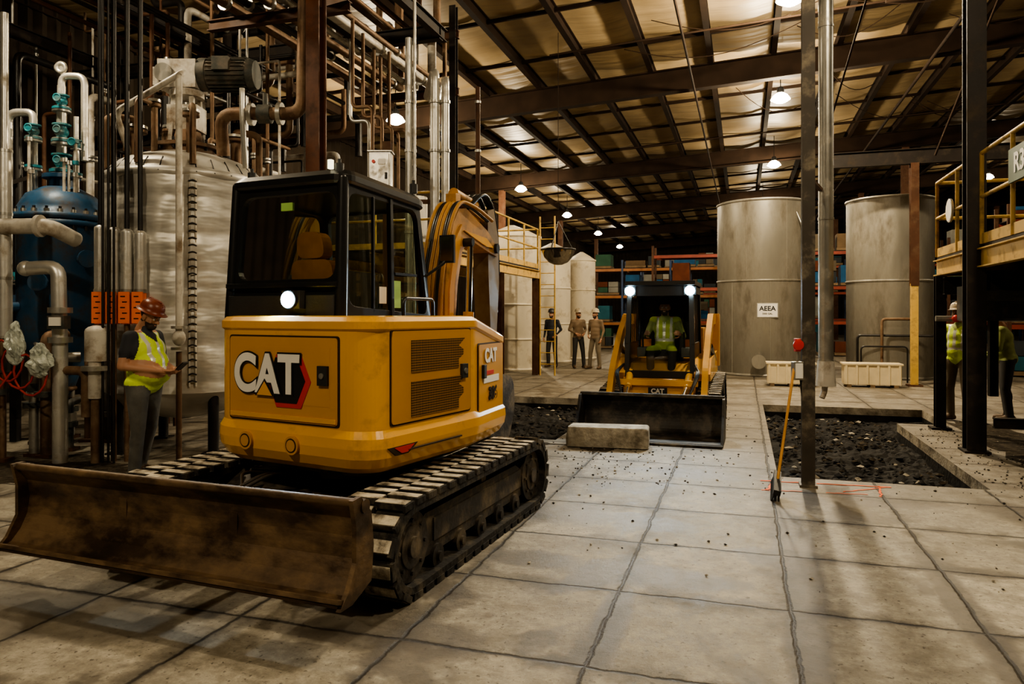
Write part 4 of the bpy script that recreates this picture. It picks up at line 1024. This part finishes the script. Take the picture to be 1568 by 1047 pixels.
mb.cyl((-3.62,7.95,1.45), (-3.62,7.95,1.48), .08, STEELG); mb.cyl((-3.62,7.95,1.22), (-3.62,7.95,1.25), .08, STEELG)
mb.tube([(-3.62,7.95,4.2),(-3.62,8.1,4.3),(-4.5,8.3,3.9),(-4.5,8.6,3.5)], .035, WPIPE, fil=.1)
mb.tube([(-3.45,8.75,3.5),(-3.45,8.65,3.98),(-2.45,8.55,3.95),(-2.4,8.55,7.0)], .075, RUST, n=16, fil=.18)
for p in ((-3.1,8.63),(-2.75,8.6)): mb.cyl((p[0],p[1],3.965), (p[0]+.05,p[1],3.963), .13, STEELG, n=20)
mb.cyl((-2.98,8.6,3.96), (-2.83,8.6,3.96), .11, FOAM, n=18); mb.cyl((-2.9,8.6,3.96), (-2.9,8.6,4.2), .03, FOAM)
mb.tube([(-3.1,8.5,3.3),(-3.1,8.4,3.9),(-3.1,8.4,4.2)], .03, STEELG)
mats_ = [RUST, BLACKP, INSUL, BLACKP, BROWN, RUST, WPIPE, BLACKP]
P = rw
for _ in range(54):
    a = random.uniform(-11.5,-6.4); b = random.uniform(8.2,12.5)
    w = P(a, b, 0)
    if (w-V((TX,TY,0))).length < 1.3 or (w-V((-5.85,9.5,0))).length < .8: continue
    z1 = random.uniform(2.5,7.0); z0 = 0 if random.random() < .6 else random.uniform(.8,2.5)
    r = random.choice([.02,.03,.04,.06]); m = random.choice(mats_)
    if b < 9.6 and a > -8.2: m = random.choice([BLACKP, BROWN, RUST]); r = min(r, .03)
    dx = random.choice([-1,1])*random.uniform(.3,1.0)
    if a > -7.4: dx = -abs(dx)
    if random.random() < .5: pts = [P(a,b,z0), P(a,b,z1), P(a+dx,b,z1), P(a+dx,b,min(7.2,z1+1.2))]
    else: pts = [P(a,b,z0), P(a,b,z1), P(a,b+abs(dx)*2,z1)]
    if z0 > 0: pts = [P(a,b+.8,z0)] + pts
    mb.tube(pts, r, m, n=10, fil=r*2.5)
    for q_ in range(random.randint(1,3)):
        z = random.uniform(z0+.1, z1-.1); c = P(a,b,z); mb.cyl(c, c+V((0,0,.03)), r*1.8, STEELG, n=12); mb.cyl(c+V((0,0,.05)), c+V((0,0,.08)), r*1.8, STEELG, n=12)
        if random.random() < .4: mb.sph(c+V((0,0,.12)), r*1.7, random.choice([TEAL, FOAM, RUST])); mb.cyl(c+V((0,0,.12)), c+V((.0,-.2,.12)), r*.4, FOAM, n=8)
for _ in range(26):
    b = random.uniform(10.8,13); z = random.uniform(3.4,7.1); a0 = random.uniform(-12.2,-8.6); a1 = a0+random.uniform(1.5,5)
    r = random.choice([.02,.03,.05,.07]); m = random.choice(mats_)
    mb.tube([P(a0,b,z), P(min(a1,-7.3),b,z), P(min(a1,-7.3),b,max(3,min(7.2,z+random.choice([-.8,.8]))))], r, m, n=10, fil=r*2.5)
for _ in range(12):
    a = random.uniform(-9.5,-5.2); z = random.uniform(5.8,7.0); b0 = random.uniform(6,8)
    mb.tube([P(a,b0,z), P(a,random.uniform(10.5,12),z)], random.choice([.02,.035,.05]), random.choice([BLACKP,BROWN,RUST]), n=8)
for _ in range(30):
    a = random.uniform(-9.4,-6.9); b = random.uniform(5.7,7.4); w = P(a,b,0)
    if w.y < 7.75: w.y += .55
    if (w-V((TX,TY,0))).length < 1.1: continue
    r = random.choice([.03,.045,.06]); h = random.uniform(.5,1.5); m = random.choice([RUST,INSUL,STEELG,FOAM])
    mb.tube([w, w+V((0,0,h)), w+V((random.uniform(-.4,.4),.25,h))], r, m, fil=.08)
    mb.cyl(w+V((0,0,h*.5)), w+V((0,0,h*.5+.06)), r*2, FOAM, n=14); mb.box(w+V((0,0,.02)), (.16,.16,.04), BROWN)
    mb.box(w+V((0,0,h*.7)), (.1,.12,.1), random.choice([FOAM, STEELG, RUST]))
mb.done()
mb = MB('process_support_frame')
for a, b in ((-8.8,11.0),(-11.3,11.0),(-11.3,7.2),(-9.6,6.9)):
    mb.ibeam((a,b,0), (a,b,roofz(a)-.9), .18, .18, DSTEEL, .018); mb.box((a,b,.015), (.3,.3,.03), DSTEEL)
mb.ibeam((-12.5,11,4.9), (-7.6,11,4.9), .14, .24, DSTEEL)
mb.ibeam((-12.5,11,6.2), (-4.7,11,6.2), .14, .24, DSTEEL); mb.ibeam((-12.5,7.2,6.2), (-4.7,7.4,6.2), .14, .24, DSTEEL)
for a in (-4.73,-6.1,-8.8,-11.3): mb.ibeam((a,5.5,6.2), (a,11.2,6.2), .12, .2, DSTEEL)
mb.bar((-11.3,7.2,3.0), (-9.6,11,5.0), .06, .06, DSTEEL)
mb.bar((-4.73,7.4,5.2), (-4.73,9.2,6.2), .08, .08, BROWN); mb.bar((-4.73,7.4,5.2), (-5.9,7.4,6.2), .08, .08, BROWN)
mb.done(rotz=RZ)
column('steel_column', -4.73, 7.4, .17, mat('rust_red_column', (.10,.035,.014), .55, 0, .35, 3, .1, 20, dirt=(.05,.025,.015), damt=.4, spec=.3))
mb = MB('overhead_pipe_rack')
for i, (a, z, r, m) in enumerate(((-6.5,5.70,.07,RUST),(-6.2,5.67,.05,BLACKP),(-5.95,5.7,.06,RUST),(-5.65,5.65,.04,STEELG),(-5.35,5.7,.08,WPIPE),(-5.1,5.65,.04,RUST),(-6.4,6.65,.06,RUST),(-6.0,6.65,.08,RUST),(-5.6,6.6,.05,BROWN),(-5.25,6.65,.07,RUST))):
    mb.cyl((a,6.6,z), (a,12.0,z), r, m, n=12)
    for b in (8,10,11.5): mb.cyl((a,b+.1*(i % 3),z), (a,b+.1*(i % 3)+.04,z), r*1.5, STEELG, n=12)
    mb.tube([(a,11.9,z),(a,12.1,z),(a,12.1,min(z+.9,7.3))], r, m, fil=.1)
mb.ibeam((-4.85,11.9,0), (-4.85,11.9,7.0), .12, .12, DSTEEL)
for b in (8.2,11.9):
    for z in (5.5,6.5): mb.ibeam((-6.9,b,z), (-4.75,b,z), .1, .14, BROWN)
for i in range(6):
    a = random.uniform(-5.8,-5.0); b = random.uniform(8.6,10.5); mb.tube([(a,b,5.6),(a,b,4.4),(a+.3,b,4.4),(a+.3,b,3.2)], .026, random.choice([RUST,STEELG]), fil=.1)
mb.done(rotz=RZ)
def rail(mb, p, q, z, h=1.05, n=None):
    p, q = V(p), V(q); L = (q-p).length; n = n or max(1, round(L/1.3))
    for i in range(n+1):
        c = p.lerp(q, i/n); mb.cyl((c.x,c.y,z), (c.x,c.y,z+h), .024, YRAIL, n=8)
    for hh in (h, h*.52): mb.cyl((p.x,p.y,z+hh), (q.x,q.y,z+hh), .024, YRAIL, n=8)
    mb.bar((p.x,p.y,z+.06), (q.x,q.y,z+.06), .01, .12, YRAIL)
mb = MB('steel_mezzanine')
zp = 2.85
mb.box((-6.75,15.8,zp-.03), (2.9,6.6,.05), DSTEEL)
for a in (-8.2,-6.75,-5.3): mb.ibeam((a,12.5,zp-.17), (a,19.1,zp-.17), .12, .22, YRAIL)
for a in (-8.2,-5.3):
    for b in (12.7,15.8,18.8): mb.ibeam((a,b,0), (a,b,zp-.28), .16, .16, BROWN)
rail(mb, (-5.3,12.6,0), (-5.3,19,0), zp); rail(mb, (-8.2,12.6,0), (-5.3,12.6,0), zp); rail(mb, (-8.2,19,0), (-5.3,19,0), zp)
for a in (-5.15,-4.75): mb.cyl((a,18.7,0), (a,18.7,4.2), .022, YRAIL, n=8)
for k in range(13): mb.cyl((-5.15,18.7,.3+k*.3), (-4.75,18.7,.3+k*.3), .012, YRAIL, n=6)
mb.cyl((-6.9,14.5,zp), (-6.9,14.5,zp+1.3), .35, TANKS, n=28); mb.box((-6.9,17,zp+.5), (.8,.8,1.0), FOAM)
mb.done(rotz=RZ)
mb = MB('vertical_duct')
for x, r, z1, m in ((-1.27,.045,5.0,STEELG),(-.95,.06,4.35,INSUL),(-.82,.05,4.3,INSUL),(-1.20,.02,6.2,STEELG),(-.42,.03,4.4,BROWN)):
    mb.cyl((x,9.0,0), (x,9.0,z1), r, m, n=16)
    for z in (1.5,2.6,3.6,4.2): mb.cyl((x,9,z), (x,9,z+.03), r*1.25, STEELG, n=16)
mb.tube([(-.95,9,4.3),(-.95,9,4.6),(-1.2,10.4,4.7)], .06, INSUL, fil=.15); mb.tube([(-.82,9,4.25),(-.82,9,4.5),(-1.0,10.6,4.75)], .05, INSUL, fil=.15)
mb.ibeam((-1.55,9.1,0), (-1.55,9.1,3.75), .1, .1, BROWN); mb.bar((-1.6,9.06,3.0), (-.75,9.06,3.0), .05, .05, BROWN)
mb.done()
mb = MB('control_box'); mb.box((0,0,0), (.26,.18,.48), STEELG); mb.box((0,-.095,0), (.23,.02,.44), INSUL); mb.box((.03,-.11,.12), (.09,.01,.07), WHITE); mb.box((.08,-.11,-.05), (.03,.02,.08), BLKM); mb.cyl((-.07,-.11,.12), (-.07,-.125,.12), .02, RED)
mb.box((0,.0,.25), (.30,.22,.02), STEELG); mb.done(loc=(-1.6,8.93,3.33), bevel=.008)
def bag(loc, s, seed):
    mb = MB('plastic_bag'); n, k = 28, 22; rings = []
    for i in range(1, k):
        t = math.pi*i/k; ring_ = []
        for j in range(n):
            a = 2*math.pi*j/n; v = V((math.sin(t)*math.cos(a), math.sin(t)*math.sin(a), math.cos(t)))
            f = 1+.6*noise.noise(v*2.2+V((seed,0,0)))+.35*noise.noise(v*5+V((0,seed,0)))+.15*noise.noise(v*13+V((0,seed,0))); f *= (.6+.4*min(1, (1-v.z)*.9))
            ring_.append(V((v.x*f*s[0], v.y*f*s[1], v.z*s[2])))
        rings.append(ring_)
    mb.loft(rings, BAG, False); mb.done(loc=loc)
bag((-5.26,7.75,1.30), (.09,.08,.24), 1); bag((-4.98,7.72,1.12), (.11,.09,.19), 4)
mb = MB('red_hose')
pts = [V((-5.45+.14*math.cos(t*.5)+.01*t, 7.75+.01*math.sin(t), 1.15+.2*math.sin(t*.5)-.006*t)) for t in range(40)]
mb.tube(pts, .012, HOSER, n=8, fil=0); mb.tube([(-5.3,7.75,1.0),(-5.5,7.7,.7),(-5.7,7.75,.9),(-5.8,7.75,1.3)], .012, HOSER, n=8, fil=.2)
mb.done()

# ================================================================== MID / BACKGROUND
def tank(name, r, h, m, bands=(), cone=0.0):
    mb = MB(name)
    prof = [(r*.98,0),(r,.03),(r,h-.03),(r*1.0,h),(r*.6,h+cone*.5),(r*.1,h+cone),(.01,h+cone)]
    mb.lathe(prof, m, n=64)
    for z in bands: mb.lathe([(r,z-.03),(r+.02,z-.025),(r+.02,z+.025),(r,z+.03)], m, n=64)
    mb.lathe([(r,h-.06),(r+.03,h-.05),(r+.03,h),(r,h+.01)], m, n=64)
    mb.lathe([(r,0),(r+.04,0),(r+.04,.06),(r,.07)], m, n=64)
    return mb
LD = V((-.33,-.94,0)).normalized()
mb = tank('storage_tank', 1.2, 4.62, TANKS, (2.5,), .15)
for an in (-1.75,-2.6,-.9):
    for z0, z1 in ((.06,2.47),(2.53,4.56)):
        a_ = an+(.35 if z0 > 1 else 0); mb.bar((math.cos(a_)*1.2,math.sin(a_)*1.2,z0),(math.cos(a_)*1.2,math.sin(a_)*1.2,z1),.018,.018,TANKS)
mb.cyl((-.5,-1.05,.4), (-.55,-1.28,.4), .12, STEELG, n=24); mb.cyl((-.55,-1.28,.4), (-.56,-1.34,.4), .18, TANKS, n=24)
mb.tube([(.6,-1.2,0),(.6,-1.2,3.9),(.5,-1.05,4.3)], .03, STEELG)
tk = mb.done(loc=(6.86,20.0,0))
M = fm(LD*1.215+V((.12,-.02,1.72)), V((-LD.y, LD.x, 0)))
pm = MB('placard'); pm.xy([(-.24,-.17),(.24,-.17),(.24,.17),(-.24,.17)], 0, .02, WHITE); pm.xy([(-.26,-.19),(.26,-.19),(.26,.19),(-.26,.19)], -.01, .012, STEELG); o = pm.done(parent=tk); o.matrix_local = M
text('AEEA', .17, M @ T((0,.04,.024)), BLK, tk, .002, .004, 'placard_text'); text('3000 GAL', .06, M @ T((0,-.09,.024)), BLK, tk, .002, .001, 'placard_text_small')
tank('storage_tank', 1.02, 4.55, TANKS, (2.45,), .1).done(loc=(9.75,18.9,0))
tank('storage_tank', .85, 3.9, TANKB, (.9,1.9,2.9), .35).done(loc=(.0,21.7,0))
tank('storage_tank', .62, 3.75, TANKB, (1.3,2.5), .3).done(loc=(1.38,25.0,0))
tank('storage_tank', .5, 3.6, TANKB, (1.3,2.5), .3).done(loc=(2.55,26.8,0))
mb = MB('tank_piping')
mb.tube([(8.9,17.6,0),(8.9,17.6,1.5),(9.6,17.4,1.5),(9.6,17.4,.0)], .035, RUST); mb.tube([(8.5,18,0),(8.5,18,1.1),(10.2,17.2,1.1)], .03, BLACKP)
mb.tube([(8.35,17.5,0),(8.35,17.5,.85),(9.3,17.2,.85),(9.3,17.2,0)], .02, BLACKP)
mb.done()
mb = MB('guarded_column'); mb.ibeam((0,0,2.25), (0,0,5.0), .17, .17, BROWN); mb.box((0,0,1.15), (.14,.14,2.3), YRAIL); mb.box((0,0,.02), (.3,.3,.04), BROWN)
mb.ibeam((-1.7,0,5.15), (9.5,0,5.15), .16, .34, DSTEEL); mb.ibeam((8.5,0,0), (8.5,0,5.0), .17, .17, DSTEEL)
mb.done(loc=(9.02,16.4,0), rotz=RZ)

def racking(name, a0, b0, n, w, levels, zstep, mu, mbm, dep=1.0):
    mb = MB(name)
    for i in range(n+1):
        a = a0+i*w
        for d in (0, dep): mb.box((a,b0+d,levels*zstep/2+.2), (.09,.07,levels*zstep+.4), mu)
        for k in range(int(levels*zstep/.6)): mb.bar((a,b0,.2+k*.6), (a,b0+dep,.2+(k+1)*.6), .03, .03, mu)
    for i in range(n):
        for l in range(1, levels+1):
            z = l*zstep
            for d in (0, dep): mb.box((a0+i*w+w/2,b0+d,z-.06), (w-.1,.05,.12), mbm)
            mb.box((a0+i*w+w/2,b0+dep/2,z+.01), (w-.1,dep,.02), DSTEEL)
        for l in range(0, levels+1):
            z = l*zstep+.03; x = a0+i*w+.12
            while x < a0+(i+1)*w-.6:
                bw = random.uniform(.45,1.1); bh = random.uniform(.3,zstep-.35)
                if l == levels: bh *= .6
                if random.random() < (.85 if l < levels else .5) and x+bw < a0+(i+1)*w-.1:
                    mb.box((x+bw/2,b0+dep/2,z+.06), (bw,dep*.9,.1), WOOD)
                    if random.random() < .5: mb.box((x+bw/2,b0+dep/2,z+.12+bh/2), (bw*.95,dep*.8,bh), random.choice(BOXC))
                    else:
                        for u_ in range(2):
                            for v_ in range(2):
                                mb.box((x+bw*(.27+.46*u_),b0+dep*.4,z+.12+bh*(.25+.5*v_)), (bw*.42,dep*.6,bh*.46), random.choice(BOXC))
                x += bw+.1
    mb.done(rotz=RZ)
racking('pallet_rack', -3.6, 30.6, 5, 2.7, 3, 1.35, BROWN, REDR)
racking('pallet_rack', -7.6, 34.0, 3, 2.2, 3, 1.25, BLUR, mat('rack_beam_orange', (.3,.11,.03), .5))
racking('pallet_rack', -5.6, 42.0, 7, 2.7, 3, 1.4, BLUR, REDR)
racking('pallet_rack', 6.5, 21.8, 3, 2.7, 3, 1.35, BROWN, REDR)
def crate(loc, w, rz):
    mb = MB('cream_crate'); h = .5
    mb.box((0,0,h/2+.03), (w,.5,h-.06), CREAM)
    for i in range(int(w/.2)+1):
        x = -w/2+.04+i*(w-.08)/int(w/.2); mb.box((x,-.26,h/2+.03), (.05,.03,h-.06), CREAM)
    mb.box((0,0,h+.01), (w+.06,.56,.04), CREAM)
    for x in (-w/2+.1,0,w/2-.1): mb.box((x,0,.03), (.1,.5,.06), WOOD)
    mb.done(loc=loc, rotz=rz, bevel=.006)
crate((6.32,16.6,0), 1.0, RZ); crate((8.0,16.3,0), 1.15, RZ)
mb = MB('vertical_vent_pipe')
px, py = 3.27, 7.62
mb.cyl((px,py,.9), (px,py,7.9), .074, STEELG, n=28)
for z in (1.12,2.6,4.6,6.2): mb.cyl((px,py,z-.012), (px,py,z+.012), .08, STEELG, n=28)
mb.cyl((px,py,1.12), (px,py,.86), .082, WPIPE, .10, n=24); mb.tube([(px,py,.95),(px-.03,py-.03,.80),(px-.06,py-.04,.74)], .03, WPIPE, fil=.05)
mb.bar((px-.05,py,2.9), (2.83,6.95,2.9), .04, .03, BROWN); mb.bar((px-.05,py,5.5), (2.83,6.95,5.5), .04, .03, BROWN)
mb.done()
mb = MB('switch_box'); mb.box((0,0,0), (.09,.08,.17), STEELG); mb.box((0,-.045,0), (.07,.01,.14), WHITE); mb.cyl((0,0,.085), (0,0,.2), .012, STEELG); mb.lathe([(.048,-.01),(.05,.0),(.048,.01),(.01,.012)], RED, (0,-.03,.24), 24, R=Euler((math.pi/2,0,0)).to_matrix()); mb.box((0,-.0,.24), (.05,.05,.12), RED)
mb.tube([(.03,.0,-.08),(.05,0,-.3),(.08,.04,-.9)], .01, BLK, n=6)
mb.done(loc=(2.66,6.82,1.08), bevel=.004)
mb = MB('push_broom')
mb.cyl((2.33,6.42,.14), (2.62,6.80,1.10), .013, BROOMY, n=10)
Rb = Euler((0.2,math.radians(-18),math.radians(70))).to_matrix()
mb.M = T((2.32,6.40,.13)) @ Rb.to_4x4()
mb.box((0,0,0), (.34,.06,.05), BLKM)
for i in range(17):
    for j in (-1,0,1): mb.cyl((-.16+i*.02, j*.02, -.02), (-.17+i*.021, j*.03, -.10), .006, BLKM, .009, n=5)
mb.done()
mb = MB('spray_paint_marks')
def stroke(p, q, w=.02):
    p, q = V(p), V(q); d = (q-p).normalized(); nn = V((-d.y,d.x)); n = 14; vs = []
    for i in range(n+1):
        c = p.lerp(q, i/n)+nn*.02*noise.noise(V((i*.5,p.x,0))); ww = w*(.6+.5*abs(noise.noise(V((i*.9,q.x,2)))))
        vs += [(c.x+nn.x*ww,c.y+nn.y*ww,.004), (c.x-nn.x*ww,c.y-nn.y*ww,.004)]
    mb.add(vs, [(2*i,2*i+1,2*i+3,2*i+2) for i in range(n)], PAINTO)
stroke((.15,7.45),(1.3,7.52)); stroke((.2,7.05),(.3,7.6)); stroke((.15,7.05),(.5,7.1),.012); stroke((.85,7.2),(1.25,7.5),.012); stroke((.7,7.12),(1.05,7.15),.012); stroke((1.15,7.1),(1.2,7.55),.012)
mb.done(rotz=RZ)
mb = MB('ceiling_convex_mirror'); mb.lathe([(.36,0),(.35,-.03),(.30,-.16),(.2,-.27),(.08,-.32),(.01,-.325)], mat('mirror_dome', (.3,.27,.22), .12, .9, .05), n=32); mb.lathe([(.01,.02),(.37,.02),(.38,0),(.36,-.02)], BLK, n=32)
for k in range(3): mb.cyl((.3*math.cos(k*2.1),.3*math.sin(k*2.1),.02), (0,0,.6), .008, BLK, n=5)
mb.cyl((0,0,.6), (0,0,4.6), .006, ROOFST, n=5); mb.done(loc=(.98,15.5,2.98))

# ================================================================== RIGHT PLATFORM
mb = MB('equipment_platform')
zp = 2.42; pa, pb0, pb1 = 2.62, 5.6, 11.75; pw = 3.4
mb.box((pa+pw/2,(pb0+pb1)/2,zp-.03), (pw,pb1-pb0,.05), DSTEEL)
mb.ibeam((pa,pb0,zp-.16), (pa,pb1,zp-.16), .1, .22, YRAIL); mb.ibeam((pa,pb1,zp-.16), (pa+pw,pb1,zp-.16), .1, .22, YRAIL)
for a in (pa+1.0,pa+2.0,pa+3.2): mb.ibeam((a,pb0,zp-.2), (a,pb1,zp-.2), .1, .2, DSTEEL)
for b in (6.5,8.2,9.9,11.4): mb.ibeam((pa,b,zp-.42), (pa+pw,b,zp-.42), .12, .24, DSTEEL)
rail(mb, (pa,pb0,0), (pa,pb1,0), zp, 1.05, 6); rail(mb, (pa,pb1,0), (pa+pw,pb1,0), zp, 1.05, 3)
for a, b in ((pa,11.6),(pa+pw,11.6),(pa+pw,8.4)):
    mb.ibeam((a,b,0), (a,b,zp-.28), .13, .13, DSTEEL); mb.box((a,b,.015), (.25,.25,.03), DSTEEL)
mb.box((pa+.45,10.9,1.75), (.7,.5,.45), FOAM); mb.cyl((pa+.1,10.6,1.9), (pa+.9,10.6,1.9), .14, FOAM, n=20); mb.box((pa+.45,10.9,1.05), (.1,.1,1.0), DSTEEL); mb.cyl((pa+1.1,11,0),(pa+1.1,11,2.2), .04, RUST)
mb.tube([(pa-.12,11.3,1.55),(pa+1.3,11.3,1.55)], .04, STEELG); mb.sph((pa+.1,11.2,1.55), .05, RED)
mb.box((pa+2.1,9.8,1.8), (.9,.7,.7), FOAM); mb.box((pa+2.1,9.8,.72), (.12,.12,1.45), DSTEEL)
mb.tube([(pa+1.5,10.2,.3),(pa+1.5,10.2,1.9),(pa+2.6,10.2,1.9)], .06, RUST)
for a, b in ((pa+.8,9.4),(pa+1.6,8.0)):
    mb.cyl((a,b,zp), (a,b,zp+1.1), .3, TANKS, n=28); mb.sph((a,b,zp+1.1), (.3,.3,.12), TANKS, 24, 10); mb.tube([(a,b,zp+1.2),(a,b,zp+1.7),(a+.6,b,zp+1.7),(a+.6,b,zp)], .04, RUST)
plat = mb.done(rotz=RZ)
mb = MB('green_number_sign'); mb.box((0,0,0), (.02,.62,.34), GREEN)
sg = mb.done(loc=rw(pa-.05,8.3,zp+.68), rotz=RZ)
text('R3', .27, fm((-.013,0,0), (0,-1,0)), WHITE, sg, .002, .008, 'sign_text')
mb = MB('round_gauge_disc'); mb.cyl((0,0,0), (-.03,0,0), .14, WHITE, n=28); mb.cyl((0,0,0), (-.025,0,0), .155, STEELG, n=28)
mb.done(loc=rw(pa-.03,10.9,zp+.55), rotz=RZ)
column('steel_column', 2.57, 9.8, .2, DSTEEL)
mb = MB('floor_curb_beam')
mb.ibeam((2.75,9.75,.35), (6.0,9.75,.35), .08, .12, DSTEEL); mb.box((3.4,9.75,.15), (.08,.08,.3), DSTEEL); mb.box((5.6,9.75,.15), (.08,.08,.3), DSTEEL)
mb.done(rotz=RZ)
column('steel_column', 4.6, 13.6, .2, BROWN)
mb = MB('sprinkler_piping')
YP = mat('ochre_pipe', (.24,.15,.065), .5)
zt2 = 6.2
for i in range(3):
    a = 2.55+.2*i
    mb.tube([(a,10.2,zt2+1.4),(a,10.2,zt2-.05-.12*i),(a+.18,10.2,zt2-.2-.12*i),(a+.18,10.2,zt2+.1)], .028, YP, fil=.06)
mb.cyl((2.4,10.2,zt2+.75), (7,9.4,zt2+1.3), .03, YP); mb.cyl((2.6,9.4,zt2-.3), (3.6,8.6,zt2+1.3), .026, YP)
mb.cyl((3.2,14.5,4.4), (4.4,13.9,7.9), .02, ROOFST); mb.cyl((1.3,13.0,4.6), (2.2,12.4,7.9), .016, ROOFST); mb.cyl((2.5,15,7.4),(9,15,7.7), .035, ROOFST)
mb.cyl((6.5,16,0), (6.5,16,7.9), .06, YP)
mb.done(rotz=RZ)

# ================================================================== world + camera
w = bpy.data.worlds.new('world'); scn.world = w; w.use_nodes = True
w.node_tree.nodes['Background'].inputs[0].default_value = (1,.85,.65,1); w.node_tree.nodes['Background'].inputs[1].default_value = .008
cam = bpy.data.cameras.new('camera'); co = bpy.data.objects.new('camera', cam); scn.collection.objects.link(co)
co.location = (0,0,1.6); co.rotation_euler = (math.pi/2,0,0)
cam.lens = 36*1120/1568; cam.sensor_width = 36; cam.shift_y = -41.5/1568; cam.clip_end = 200
scn.camera = co
try:
    scn.view_settings.look = 'AgX - Medium High Contrast'
except Exception: pass
scn.view_settings.exposure = -0.22
